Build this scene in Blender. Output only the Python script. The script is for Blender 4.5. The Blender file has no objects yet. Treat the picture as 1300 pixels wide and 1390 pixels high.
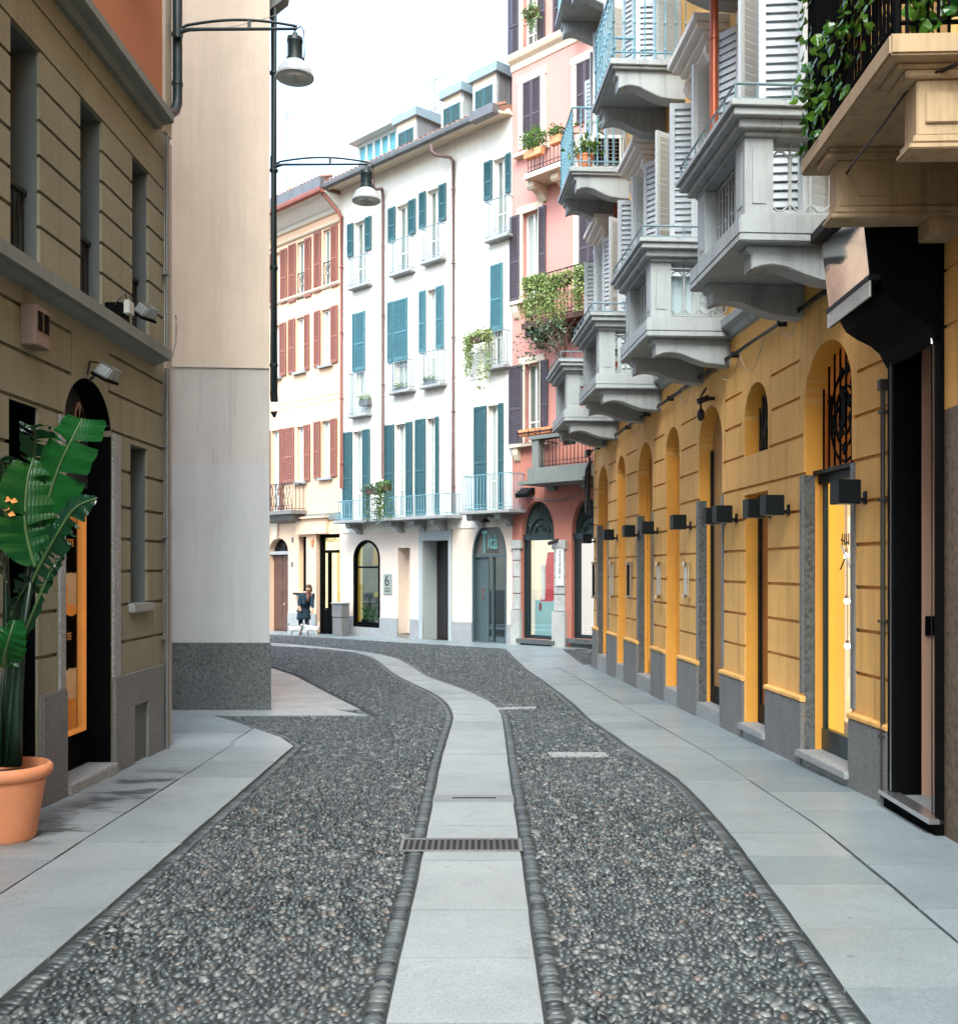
import bpy, bmesh, math, random
import numpy as np
from mathutils import Vector, Matrix
R = math.radians
random.seed(7)
rng = np.random.default_rng(11)
scene = bpy.context.scene
COL = scene.collection
# ---------------------------------------------------------------- survey of the street
F, CX, HY, GH, CH = 1350.0, 650.0, 772.0, 797.0, 1.6      # focal length, centre, level horizon, vanishing row of the sloping street, eye height
SL = (GH-HY)/F                                            # the street falls gently away
def gz(y): return -SL*y
def gp(px, py):
    z = F*CH/(py-GH); return ((px-CX)/F*z, z)

# ---------------------------------------------------------------- mesh helper
class MB:
    def __init__(s): s.v=[]; s.f=[]
    def add(s, vs, fs):
        n=len(s.v); s.v+= [tuple(v) for v in vs]; s.f += [tuple(n+i for i in f) for f in fs]
    def quad(s,a,b,c,d): s.add([a,b,c,d],[(0,1,2,3)])
    def box(s,x0,x1,y0,y1,z0,z1,M=None):
        vs=[(x,y,z) for z in (z0,z1) for y in (y0,y1) for x in (x0,x1)]
        if M is not None: vs=[M@Vector(v) for v in vs]
        s.add(vs,[(0,2,3,1),(4,5,7,6),(0,1,5,4),(2,6,7,3),(0,4,6,2),(1,3,7,5)])
    def prism(s,pts,a,b,axis='y',M=None):
        # pts: outline in the two other axes; extruded from a to b along axis
        def mk(p,t):
            if axis=='y': return (p[0],t,p[1])
            if axis=='x': return (t,p[0],p[1])
            return (p[0],p[1],t)
        n=len(pts); vs=[mk(p,a) for p in pts]+[mk(p,b) for p in pts]
        if M is not None: vs=[M@Vector(v) for v in vs]
        s.add(vs,[tuple(range(n)),tuple(range(2*n-1,n-1,-1))]+[(i,(i+1)%n,n+(i+1)%n,n+i) for i in range(n)])
    def tube(s,pts,r,n=8,cap=True):
        pts=[Vector(p) for p in pts]; rs=r if isinstance(r,(list,tuple)) else [r]*len(pts)
        rings=[]; up=Vector((0,0,1))
        for i,p in enumerate(pts):
            if i==0: d=pts[1]-p
            elif i==len(pts)-1: d=p-pts[i-1]
            else: d=(pts[i+1]-p).normalized()+(p-pts[i-1]).normalized()
            d.normalize()
            a=d.cross(up)
            if a.length<1e-3: a=d.cross(Vector((1,0,0)))
            a.normalize(); b=a.cross(d).normalized()
            rings.append([p+(a*math.cos(2*math.pi*k/n)+b*math.sin(2*math.pi*k/n))*rs[i] for k in range(n)])
        vs=[v for r_ in rings for v in r_]; fs=[]
        for i in range(len(pts)-1):
            for k in range(n):
                fs.append((i*n+k,i*n+(k+1)%n,(i+1)*n+(k+1)%n,(i+1)*n+k))
        if cap: fs.append(tuple(range(n))[::-1]); fs.append(tuple((len(pts)-1)*n+k for k in range(n)))
        s.add(vs,fs)
    def lathe(s,prof,c=(0,0,0),n=20,M=None):
        vs=[];fs=[]
        for r,z in prof:
            for k in range(n):
                a=2*math.pi*k/n; v=Vector((c[0]+r*math.cos(a),c[1]+r*math.sin(a),c[2]+z))
                vs.append(M@v if M is not None else v)
        m=len(prof)
        for i in range(m-1):
            for k in range(n): fs.append((i*n+k,i*n+(k+1)%n,(i+1)*n+(k+1)%n,(i+1)*n+k))
        s.add(vs,fs)
    def ball(s,c,r,n=10,sc=(1,1,1)):
        vs=[];fs=[];m=max(4,n//2)
        for i in range(1,m):
            t=math.pi*i/m
            for k in range(n):
                a=2*math.pi*k/n; vs.append((c[0]+r*sc[0]*math.sin(t)*math.cos(a),c[1]+r*sc[1]*math.sin(t)*math.sin(a),c[2]+r*sc[2]*math.cos(t)))
        vs.append((c[0],c[1],c[2]+r*sc[2])); vs.append((c[0],c[1],c[2]-r*sc[2])); T=len(vs)-2
        for i in range(m-2):
            for k in range(n): fs.append((i*n+k,(i+1)*n+k,(i+1)*n+(k+1)%n,i*n+(k+1)%n))
        for k in range(n): fs.append((T,k,(k+1)%n)); fs.append((T+1,(m-2)*n+(k+1)%n,(m-2)*n+k))
        s.add(vs,fs)
    def build(s,name,mat,parent=None,smooth=False,bevel=0,fix=True,loc=None,auto=None):
        me=bpy.data.meshes.new(name); me.from_pydata(s.v,[],s.f)
        if fix or bevel:
            bm=bmesh.new(); bm.from_mesh(me)
            if fix: bmesh.ops.recalc_face_normals(bm,faces=bm.faces)
            if bevel: bmesh.ops.bevel(bm,geom=list(bm.edges),offset=bevel,segments=2,affect='EDGES',clamp_overlap=True)
            bm.to_mesh(me); bm.free()
        if mat is not None: me.materials.append(mat)
        if smooth or auto:
            me.shade_smooth()
            if auto: me.set_sharp_from_angle(angle=R(auto))
        o=bpy.data.objects.new(name,me); COL.objects.link(o)
        if parent is not None: o.parent=parent
        if loc is not None: o.location=loc
        return o
def _each(s,name,mat,parent=None,eps=.012,**k):
    '''one object for every separate piece of the mesh'''
    n=len(s.v); par=list(range(n))
    def fd(a):
        while par[a]!=a: par[a]=par[par[a]]; a=par[a]
        return a
    for f in s.f:
        r=fd(f[0])
        for q in f[1:]: par[fd(q)]=r
    g={}
    for i in range(n): g.setdefault(fd(i),[]).append(i)
    C=[]
    for ids in g.values():
        b=[min(s.v[i][a] for i in ids)-eps for a in range(3)]+[max(s.v[i][a] for i in ids)+eps for a in range(3)]; C.append([b,ids])
    ch=True
    while ch:
        ch=False
        for i in range(len(C)):
            for j in range(i+1,len(C)):
                a,b=C[i][0],C[j][0]
                if all(a[q]<=b[q+3] and b[q]<=a[q+3] for q in range(3)):
                    C[i]=[[min(a[q],b[q]) for q in range(3)]+[max(a[q+3],b[q+3]) for q in range(3)],C[i][1]+C[j][1]]; C.pop(j); ch=True; break
            if ch: break
    own={}
    for ci,(b,ids) in enumerate(C):
        for i in ids: own[i]=ci
    out=[]
    for ci,(b,ids) in enumerate(C):
        ids=sorted(ids); mp={v:k_ for k_,v in enumerate(ids)}; m=MB(); m.v=[s.v[i] for i in ids]; m.f=[tuple(mp[i] for i in f) for f in s.f if own[f[0]]==ci]
        out.append(m.build(name,mat,parent,**k))
    return out
MB.each=_each
def tag(o,label=None,cat=None,group=None,kind=None):
    if label: o['label']=label
    if cat: o['category']=cat
    if group: o['group']=group
    if kind: o['kind']=kind
    return o
def empty(name,loc=(0,0,0),rz=0,label=None,cat=None,group=None,parent=None):
    o=bpy.data.objects.new(name,None); COL.objects.link(o); o.location=loc; o.rotation_euler=(0,0,rz)
    o.empty_display_size=.2
    if parent is not None: o.parent=parent
    return tag(o,label,cat,group)
def copy_tree(o,parent=None):
    c=o.copy(); COL.objects.link(c)
    if parent is not None: c.parent=parent
    for ch in list(o.children): copy_tree(ch,c)
    return c
def textmesh(txt,name,mat,parent,loc,rot,size,extrude=.004,scale=(1,1,1),align='LEFT'):
    cu=bpy.data.curves.new(name,'FONT'); cu.body=txt; cu.size=size; cu.extrude=extrude; cu.align_x=align
    t=bpy.data.objects.new(name,cu); COL.objects.link(t)
    bpy.context.view_layer.update()
    dg=bpy.context.evaluated_depsgraph_get(); me=bpy.data.meshes.new_from_object(t.evaluated_get(dg))
    bpy.data.objects.remove(t); bpy.data.curves.remove(cu)
    me.name=name; me.materials.clear(); me.materials.append(mat)
    o=bpy.data.objects.new(name,me); COL.objects.link(o); o.parent=parent; o.location=loc; o.rotation_euler=rot; o.scale=scale
    return o
def marks(name,mat,parent,x0,x1,z,h,y,n,rnd=3,th=.004):
    '''a row of small unreadable letter strokes'''
    r=random.Random(rnd); m=MB(); w=(x1-x0)/n
    for k in range(n):
        a=x0+w*k; m.box(a,a+w*.28,y,y+th,z,z+h)
        if r.random()<.7: q=r.uniform(0,.8); m.box(a+w*.3,a+w*.72,y,y+th,z+h*q,z+h*(q+.18))
    return m.build(name,mat,parent)
# text on a wall whose local frame is x along, y outwards: reads from outside
TXR=(R(90),0,R(180))

class Fac:
    def __init__(s,P0,d):
        L=math.hypot(*d); s.P=P0; s.d=(d[0]/L,d[1]/L); s.n=(-s.d[1],s.d[0]); s.rz=math.atan2(s.d[1],s.d[0])
    def s(s_,px,off=0):
        k=(px-CX)/F; return (k*(s_.P[1]+off*s_.n[1])-(s_.P[0]+off*s_.n[0]))/(s_.d[0]-k*s_.d[1])
    def dep(s_,x,off=0): return s_.P[1]+x*s_.d[1]+off*s_.n[1]
    def z(s_,px,py,off=0): return CH+(HY-py)/F*s_.dep(s_.s(px,off),off)
    def zs(s_,x,py,off=0): return CH+(HY-py)/F*s_.dep(x,off)
    def sY(s_,Y,off=0): return (Y-s_.P[1]-off*s_.n[1])/s_.d[1]
    def g(s_,x,off=0): return gz(s_.dep(x,off))
    def W(s_,x,off,z): return (s_.P[0]+x*s_.d[0]+off*s_.n[0], s_.P[1]+x*s_.d[1]+off*s_.n[1], z)
    def root(s_,name,label,cat,x=0,off=0,z=0,group=None):
        return empty(name,s_.W(x,off,z),s_.rz,label,cat,group)

class Hole:
    def __init__(s,x0,x1,z0,z1,arch=0,rd=.3): s.x0,s.x1=min(x0,x1),max(x0,x1); s.z0,s.z1,s.arch,s.rd=z0,z1,arch,rd; s.sp=z1-arch
    def az(s,x):
        if not s.arch: return s.z1
        h=(s.x1-s.x0)/2; t=max(-1,min(1,(x-(s.x0+s.x1)/2)/h)); return s.sp+s.arch*math.sqrt(max(0,1-t*t))
    def xs(s,n=16):
        c=(s.x0+s.x1)/2; h=(s.x1-s.x0)/2
        return [c-h*math.cos(math.pi*k/n) for k in range(n+1)] if s.arch else [s.x0,s.x1]
    def outline(s,inset=0,zb=None):
        z0=s.z0 if zb is None else zb
        c=(s.x0+s.x1)/2; h=(s.x1-s.x0)/2
        if not s.arch: return [(s.x0+inset,z0),(s.x1-inset,z0),(s.x1-inset,s.z1-inset),(s.x0+inset,s.z1-inset)]
        hh=h-inset; ah=s.arch-inset
        return [(s.x0+inset,z0),(s.x1-inset,z0)]+[(c+hh*math.cos(math.pi*k/20),max(z0,s.sp)+ah*math.sin(math.pi*k/20)) for k in range(21)]

def wall(name,parent,mat,x0,x1,z0,z1,holes=(),grooves=(),ends=.5,each=False):
    """front skin of a wall at y=0 with real openings, reveals and sunken grooves"""
    X={x0,x1}; Z={z0,z1}
    for h in holes: X.update(h.xs()); Z.update((h.z0,h.sp,h.z1))
    for g in grooves: X.update((g[0],g[1])); Z.update((g[2],g[3]))
    def uniq(S,a,b):
        out=[]
        for v in sorted(t for t in S if a-1e-6<=t<=b+1e-6):
            if not out or v-out[-1]>1e-4: out.append(v)
        return out
    X=uniq(X,x0,x1); Z=uniq(Z,z0,z1); nx,nz=len(X)-1,len(Z)-1
    G=np.zeros((nx,nz)); cxs=np.array([(X[i]+X[i+1])/2 for i in range(nx)]); czs=np.array([(Z[j]+Z[j+1])/2 for j in range(nz)])
    for g in grooves:
        G[np.ix_((cxs>g[0])&(cxs<g[1]),(czs>g[2])&(czs<g[3]))]=g[4]
    H=[[None]*nz for _ in range(nx)]   # None solid, 'o' open, hole -> clipped
    for h in holes:
        for i in range(nx):
            if not(h.x0<cxs[i]<h.x1): continue
            for j in range(nz):
                if h.z0<czs[j]<h.sp: H[i][j]='o'
                elif h.arch and h.sp<czs[j]<h.z1: H[i][j]=h
    m=MB()
    def solid(i,j):
        h=H[i][j]
        if h is None: return True
        if h=='o': return False
        return czs[j]>h.az(cxs[i])
    for i in range(nx):
        a,b=X[i],X[i+1]
        for j in range(nz):
            h=H[i][j]; y=-G[i,j]; c,d=Z[j],Z[j+1]
            if h=='o': continue
            if h is None: m.quad((a,y,c),(b,y,c),(b,y,d),(a,y,d)); continue
            za,zb=h.az(a),h.az(b)
            if za<=c and zb<=c: m.quad((a,y,c),(b,y,c),(b,y,d),(a,y,d)); continue
            if za>=d and zb>=d: continue
            poly=[(a,c),(b,c),(b,d),(a,d)]; out=[]
            f=lambda p: p[1]-(za+(zb-za)*(p[0]-a)/(b-a))
            for k in range(4):
                p,q=poly[k],poly[(k+1)%4]; fp,fq=f(p),f(q)
                if fp>=0: out.append(p)
                if (fp>=0)!=(fq>=0):
                    t=fp/(fp-fq); out.append((p[0]+t*(q[0]-p[0]),p[1]+t*(q[1]-p[1])))
            if len(out)>=3: m.add([(p[0],y,p[1]) for p in out],[tuple(range(len(out)))])
    for i in range(nx):
        for j in range(nz):
            if not solid(i,j): continue
            if i+1<nx and solid(i+1,j) and G[i,j]!=G[i+1,j]:
                x=X[i+1]; m.quad((x,-G[i,j],Z[j]),(x,-G[i+1,j],Z[j]),(x,-G[i+1,j],Z[j+1]),(x,-G[i,j],Z[j+1]))
            if j+1<nz and solid(i,j+1) and G[i,j]!=G[i,j+1]:
                z=Z[j+1]; m.quad((X[i],-G[i,j],z),(X[i],-G[i,j+1],z),(X[i+1],-G[i,j+1],z),(X[i+1],-G[i,j],z))
    def gd(x,z):
        i=int(np.searchsorted(X,x))-1; j=int(np.searchsorted(Z,z))-1
        return G[max(0,min(nx-1,i)),max(0,min(nz-1,j))]
    for h in holes:
        zz=[z for z in Z if h.z0-1e-6<=z<=h.sp+1e-6]
        for k in range(len(zz)-1):
            zc=(zz[k]+zz[k+1])/2
            for x,e in ((h.x0,-1e-3),(h.x1,1e-3)):
                g=gd(x+e,zc); m.quad((x,-g,zz[k]),(x,-h.rd,zz[k]),(x,-h.rd,zz[k+1]),(x,-g,zz[k+1]))
        if h.z0>z0+1e-3: m.quad((h.x0,0,h.z0),(h.x1,0,h.z0),(h.x1,-h.rd,h.z0),(h.x0,-h.rd,h.z0))
        if h.arch:
            q=h.xs()
            for k in range(len(q)-1):
                m.quad((q[k],0,h.az(q[k])),(q[k+1],0,h.az(q[k+1])),(q[k+1],-h.rd,h.az(q[k+1])),(q[k],-h.rd,h.az(q[k])))
        else: m.quad((h.x0,0,h.z1),(h.x1,0,h.z1),(h.x1,-h.rd,h.z1),(h.x0,-h.rd,h.z1))
    if ends:
        for x in (x0,x1): m.quad((x,0,z0),(x,-ends,z0),(x,-ends,z1),(x,0,z1))
        m.quad((x0,0,z1),(x1,0,z1),(x1,-ends,z1),(x0,-ends,z1))
    return m.each(name,mat,parent) if each else m.build(name,mat,parent)

# ---------------------------------------------------------------- materials
def lin(c): return tuple(((v/255)/12.92 if v/255<=.04045 else ((v/255+.055)/1.055)**2.4) for v in c)
class NT:
    def __init__(s,name):
        s.m=bpy.data.materials.new(name); s.m.use_nodes=True; s.t=s.m.node_tree; s.t.nodes.clear()
        s.out=s.t.nodes.new('ShaderNodeOutputMaterial'); s.b=s.t.nodes.new('ShaderNodeBsdfPrincipled'); s.l(s.b.outputs[0],s.out.inputs[0])
    def n(s,t,**k):
        o=s.t.nodes.new(t)
        for a,b in k.items():
            if a.startswith('i_'): o.inputs[a[2:].replace('_',' ')].default_value=b
            else: setattr(o,a,b)
        return o
    def l(s,a,b): s.t.links.new(a,b)
    def coord(s,scale=(1,1,1),kind='Object'):
        c=s.n('ShaderNodeTexCoord'); m=s.n('ShaderNodeMapping'); m.inputs['Scale'].default_value=scale; s.l(c.outputs[kind],m.inputs[0]); return m.outputs[0]
    def noise(s,vec,scale,detail=4,rough=.6):
        o=s.n('ShaderNodeTexNoise'); o.inputs['Scale'].default_value=scale; o.inputs['Detail'].default_value=detail; o.inputs['Roughness'].default_value=rough; s.l(vec,o.inputs['Vector']); return o.outputs['Fac']
    def ramp(s,fac,stops):
        o=s.n('ShaderNodeValToRGB'); e=o.color_ramp.elements
        while len(e)<len(stops): e.new(.5)
        for k,(p,c) in enumerate(stops): e[k].position=p; e[k].color=(c if len(c)==4 else tuple(c)+(1,))
        s.l(fac,o.inputs[0]); return o.outputs[0]
    def mix(s,fac,a,b,mode='MIX'):
        o=s.n('ShaderNodeMixRGB',blend_type=mode)
        for i,v in ((0,fac),(1,a),(2,b)):
            if hasattr(v,'is_linked') or isinstance(v,bpy.types.NodeSocket): s.l(v,o.inputs[i])
            else: o.inputs[i].default_value=v if i==0 or len(v)==4 else tuple(v)+(1,)
        return o.outputs[0]
    def bump(s,h,strength=.3,dist=.01):
        o=s.n('ShaderNodeBump'); o.inputs['Strength'].default_value=strength; o.inputs['Distance'].default_value=dist; s.l(h,o.inputs['Height']); s.l(o.outputs[0],s.b.inputs['Normal'])
    def set(s,color=None,rough=None,metal=None,spec=None):
        for k,v in (('Base Color',color),('Roughness',rough),('Metallic',metal),('Specular IOR Level',spec)):
            if v is None: continue
            if isinstance(v,bpy.types.NodeSocket): s.l(v,s.b.inputs[k])
            else: s.b.inputs[k].default_value=tuple(v)+(1,) if k=='Base Color' and len(v)==3 else v
def sc(c,k): return tuple(min(1,x*k) for x in c)
def stucco(name,c,var=.18,stain=.35,bump=.25,rough=.85,streak=True):
    n=NT(name); v=n.coord()
    big=n.noise(v,.7,5,.65); col=n.mix(n.ramp(big,[(.3,(0,0,0)),(.75,(1,1,1))]),sc(c,1-var),sc(c,1+var*.6))
    if streak:
        st=n.noise(n.coord((5,5,.35)),1.3,5,.7); col=n.mix(n.ramp(st,[(.5,(0,0,0)),(.78,(stain,stain,stain))]),col,sc(c,.45))
    fine=n.noise(v,9,6,.75); col=n.mix(n.ramp(fine,[(.35,(.12,.12,.12)),(.7,(0,0,0))]),col,sc(c,.55))
    n.set(col,rough); n.bump(n.mix(.4,n.noise(v,60,3),n.noise(v,6,3)),bump,.012); return n.m
def granite(name,c,spec=.3,scale=90,rough=.6,dark=.35):
    n=NT(name); v=n.coord()
    vo=n.n('ShaderNodeTexVoronoi'); vo.inputs['Scale'].default_value=scale; n.l(v,vo.inputs['Vector'])
    a=n.mix(n.ramp(n.noise(v,scale*.8,3,.8),[(.38,(1,1,1)),(.56,(0,0,0))]),sc(c,1.1),sc(c,dark))
    a=n.mix(n.ramp(vo.outputs['Color'],[(.6,(0,0,0)),(.95,(.5,.5,.5))]),a,sc(c,1.6))
    a=n.mix(n.ramp(n.noise(v,1.6,5,.7),[(.35,(.45,.45,.45)),(.7,(0,0,0))]),a,sc(c,.5))
    n.set(a,rough); n.bump(n.noise(v,70,4),.25,.008); return n.m
def paint(name,c,rough=.45,var=.12,metal=0,bump=.08,spec=None):
    n=NT(name); v=n.coord(); a=n.mix(n.ramp(n.noise(v,3,6,.7),[(.3,(0,0,0)),(.75,(1,1,1))]),sc(c,1-var),sc(c,1+var))
    n.set(a,rough,metal,spec)
    if bump: n.bump(n.noise(v,40,3),bump,.004)
    return n.m
def emis(name,c,s,c2=None,scale=2.0):
    n=NT(name); n.set((0,0,0),1); v=n.coord()
    a=n.mix(n.ramp(n.noise(v,scale,3),[(.3,(0,0,0)),(.7,(1,1,1))]),c,c2 or sc(c,.6)); n.l(a,n.b.inputs['Emission Color']); n.b.inputs['Emission Strength'].default_value=s*.26; return n.m
def glass(name,tint=(.93,.96,.96),refl=.03,rough=.02):
    n=NT(name); n.t.nodes.remove(n.b)
    tr=n.n('ShaderNodeBsdfTransparent'); tr.inputs[0].default_value=tint+(1,); gl=n.n('ShaderNodeBsdfGlossy'); gl.inputs['Roughness'].default_value=rough
    fr=n.n('ShaderNodeFresnel'); fr.inputs[0].default_value=1.5; mp=n.n('ShaderNodeMath',operation='MULTIPLY_ADD'); mp.inputs[1].default_value=.33; mp.inputs[2].default_value=refl; n.l(fr.outputs[0],mp.inputs[0])
    mx=n.n('ShaderNodeMixShader'); n.l(mp.outputs[0],mx.inputs[0]); n.l(tr.outputs[0],mx.inputs[1]); n.l(gl.outputs[0],mx.inputs[2]); n.l(mx.outputs[0],n.out.inputs[0]); return n.m
def leafmat(name,c,c2,rough=.4):
    n=NT(name); g=n.n('ShaderNodeNewGeometry'); a=n.ramp(g.outputs['Random Per Island'],[(0,c),(1,c2)]); n.set(a,rough)
    n.b.inputs['Subsurface Weight'].default_value=0; n.l(a,n.b.inputs['Base Color'])
    tr=n.n('ShaderNodeBsdfTranslucent'); n.l(a,tr.inputs[0]); mx=n.n('ShaderNodeMixShader'); mx.inputs[0].default_value=.3
    n.l(n.b.outputs[0],mx.inputs[1]); n.l(tr.outputs[0],mx.inputs[2]); n.l(mx.outputs[0],n.out.inputs[0]); return n.m
EXPO=2.65
# ---------------------------------------------------------------- material set
M={}
M['olive']=stucco('olive render',(.245,.23,.155),.2,.6,.35)
M['olive_gray']=stucco('grey painted reveal',(.10,.115,.11),.15,.2,.15)
M['terracotta_wall']=stucco('burnt orange render',(.42,.16,.07),.1,.2,.2)
M['cornice_gray']=stucco('grey stone moulding',(.17,.19,.175),.25,.6,.3,.7)
M['beige']=stucco('beige render',(.61,.505,.40),.14,.3,.3)
M['patch_gray']=stucco('grey repainted render',(.45,.455,.455),.10,.3,.25)
M['patch_light']=stucco('pale repaired render',(.46,.43,.40),.10,.6,.25)
M['white_wall']=stucco('white lime render',(.70,.665,.605),.08,.3,.15)
M['peach_wall']=stucco('peach lime render',(.68,.45,.30),.10,.3,.15)
M['peach_low']=stucco('peach ground floor render',(.66,.46,.32),.08,.2,.15)
M['cream_low']=stucco('cream ground floor render',(.66,.55,.46),.06,.2,.15)
M['pink_wall']=stucco('pink render',(.50,.235,.20),.07,.2,.15)
M['rose_wall']=stucco('salmon render',(.42,.165,.12),.10,.25,.2)
M['trim_cream']=stucco('cream trim',(.66,.55,.42),.08,.3,.15)
M['yellow']=stucco('ochre yellow render',(.76,.43,.125),.22,.8,.3)
M['yellow_up']=stucco('upper ochre render',(.74,.43,.12),.06,.15,.15)
M['yellow_reveal']=paint('yellow painted reveal',(.66,.32,.045),.55,.05)
M['cream_stone']=stucco('cream rendered stone',(.45,.335,.20),.2,1.0,.25)
M['gray_granite']=granite('grey granite plinth',(.19,.19,.185),scale=120)
M['dark_granite']=granite('dark pitted stone',(.10,.11,.11),scale=34,dark=.3)
M['light_granite']=granite('pale granite',(.34,.35,.35),scale=100)
M['pier_stone']=granite('pale stone pier',(.42,.42,.40),scale=60,dark=.6)
M['balc']=stucco('blue grey painted stone',(.335,.365,.375),.14,.9,.2,.6)
M['balc_rail']=paint('grey blue iron paint',(.15,.22,.255),.4)
M['blue_rail']=paint('light blue iron paint',(.15,.29,.36),.4)
M['white_trim']=paint('white painted moulding',(.72,.69,.64),.6,.05)
M['gray_shutter']=paint('pale grey shutter paint',(.42,.455,.48),.5,.06)
M['teal']=paint('teal shutter paint',(.022,.072,.082),.45,.2)
M['teal2']=paint('bright teal shutter paint',(.045,.125,.15),.45,.2)
M['brick_shutter']=paint('brick red shutter paint',(.20,.07,.045),.5,.15)
M['plum']=paint('dark plum shutter paint',(.055,.04,.05),.45,.2)
M['black']=paint('black satin paint',(.0012,.0016,.002),.7,.3,spec=.06)
M['black_matt']=paint('dark opening',(.0015,.0018,.002),.9,.3,spec=.03)
M['lamp_black']=paint('black lamp metal',(.004,.007,.008),.55,.2,spec=.2)
M['dark_green']=paint('dark green pipe',(.006,.018,.022),.45,.3)
M['copper']=paint('orange copper pipe',(.27,.06,.02),.35,.2,.3)
M['brown_pipe']=paint('brown pipe',(.14,.085,.08),.5,.15)
M['red_pipe']=paint('red brown pipe',(.24,.075,.055),.5,.15)
M['gutter']=paint('grey metal gutter',(.14,.14,.145),.5,.2,.4)
M['zinc']=paint('zinc sheet',(.22,.23,.24),.5,.15,.3)
M['slate_zinc']=paint('blue grey flashing',(.20,.26,.30),.5,.1)
M['steel']=paint('brushed steel',(.5,.5,.5),.25,.1,.9)
M['chrome']=paint('polished steel',(.75,.77,.78),.12,.03,1)
M['lampshade']=paint('grey enamel',(.36,.40,.42),.3,.06)
M['iron']=paint('wrought iron',(.006,.006,.007),.5,.3)
M['wood']=paint('dark door wood',(.016,.014,.015),.5,.3)
M['brown_wood']=paint('brown door wood',(.085,.038,.025),.5,.3)
M['gray_paint']=stucco('grey door surround',(.36,.395,.40),.08,.2,.1)
M['pane']=paint('window glass',(.11,.14,.125),.08,.25,spec=.8)
M['pane_pale']=paint('curtained window',(.30,.335,.32),.2,.12,spec=.6)
M['pane_dark']=paint('dark glass',(.004,.006,.006),.15,.4,spec=.25)
M['tile']=paint('roof tile',(.22,.11,.075),.8,.35)
M['terracotta']=paint('terracotta clay',(.62,.235,.105),.65,.16,bump=.2)
M['soil']=paint('potting soil',(.03,.02,.015),.95,.3)
M['leaf']=leafmat('shrub leaf',(.035,.10,.02,1),(.16,.26,.05,1))
M['leaf_yel']=leafmat('variegated trailing leaf',(.10,.19,.04,1),(.38,.44,.16,1),.5)
M['leaf_dark']=leafmat('dark olive leaf',(.035,.085,.05,1),(.15,.22,.13,1),.5)
M['ivy']=leafmat('glossy ivy leaf',(.010,.065,.008,1),(.10,.22,.02,1),.25)
M['glass']=glass('shop glass')
M['glass_dark']=glass('dark shop glass',(.5,.56,.55),.12)

# ---- paving materials (object space is world space on the ground meshes)
def slab_mat(name,c,wet=False):
    n=NT(name); v=n.coord(); a=n.mix(n.ramp(n.noise(v,1.1,6,.7),[(.3,(0,0,0)),(.72,(1,1,1))]),sc(c,.82),sc(c,1.1))
    g=n.n('ShaderNodeNewGeometry'); r=n.ramp(g.outputs['Random Per Island'],[(0,(.74,.76,.78)),(.5,(.95,.96,.97)),(1,(1.05,1.02,1.0))]); a=n.mix(1,a,r,'MULTIPLY')
    a=n.mix(n.ramp(n.noise(v,75,4,.9),[(.40,(.55,.55,.55)),(.60,(0,0,0))]),a,sc(c,.45)); a=n.mix(n.ramp(n.noise(v,110,2,.8),[(.60,(0,0,0)),(.75,(.5,.5,.5))]),a,sc(c,1.5))
    rgh=n.ramp(n.noise(v,2.5,4),[(.3,(.30,.30,.30)),(.7,(.5,.5,.5))])
    if wet:
        sx=n.n('ShaderNodeSeparateXYZ'); n.l(n.coord(),sx.inputs[0])
        def band(o,a0,a1,b0,b1):
            q=n.n('ShaderNodeMapRange'); q.interpolation_type='SMOOTHSTEP'; n.l(sx.outputs[o],q.inputs[0]); q.inputs[1].default_value=a0; q.inputs[2].default_value=a1
            p=n.n('ShaderNodeMapRange'); p.interpolation_type='SMOOTHSTEP'; n.l(sx.outputs[o],p.inputs[0]); p.inputs[1].default_value=b0; p.inputs[2].default_value=b1; p.inputs[3].default_value=1; p.inputs[4].default_value=0
            w=n.n('ShaderNodeMath',operation='MULTIPLY'); n.l(q.outputs[0],w.inputs[0]); n.l(p.outputs[0],w.inputs[1]); return w.outputs[0]
        w=n.n('ShaderNodeMath',operation='MULTIPLY'); n.l(band(0,-3.2,-2.85,-2.56,-2.49),w.inputs[0]); n.l(band(1,5.9,6.4,8.1,9.4),w.inputs[1])
        spot=n.noise(n.coord((1.3,3.6,1)),1.1,6,.75); w2=n.n('ShaderNodeMath',operation='MULTIPLY'); n.l(w.outputs[0],w2.inputs[0]); n.l(n.ramp(spot,[(.50,(0,0,0)),(.56,(1,1,1))]),w2.inputs[1])
        a=n.mix(w2.outputs[0],a,sc(c,.22)); 
    vo=n.n('ShaderNodeTexVoronoi'); vo.inputs['Scale'].default_value=3.1; n.l(v,vo.inputs['Vector']); a=n.mix(n.ramp(vo.outputs['Distance'],[(.045,(.55,.55,.55)),(.06,(0,0,0))]),a,sc(c,.3))
    st=n.noise(v,3.2,6,.8); a=n.mix(n.ramp(st,[(.55,(0,0,0)),(.70,(.5,.5,.5))]),a,sc(c,.42))
    n.set(a,rgh); n.bump(n.noise(v,120,3),.12,.003); return n.m
M['slab']=slab_mat('grey granite paving',(.29,.325,.34),True)
M['slab_c']=slab_mat('pale granite track slabs',(.325,.355,.36))
M['slab_r']=slab_mat('blue grey granite paving',(.25,.295,.31))
M['road_bed']=paint('sandy mortar between cobbles',(.026,.029,.029),.95,.4)
M['bed']=paint('dark mortar bed',(.012,.014,.014),.95,.3)
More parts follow.
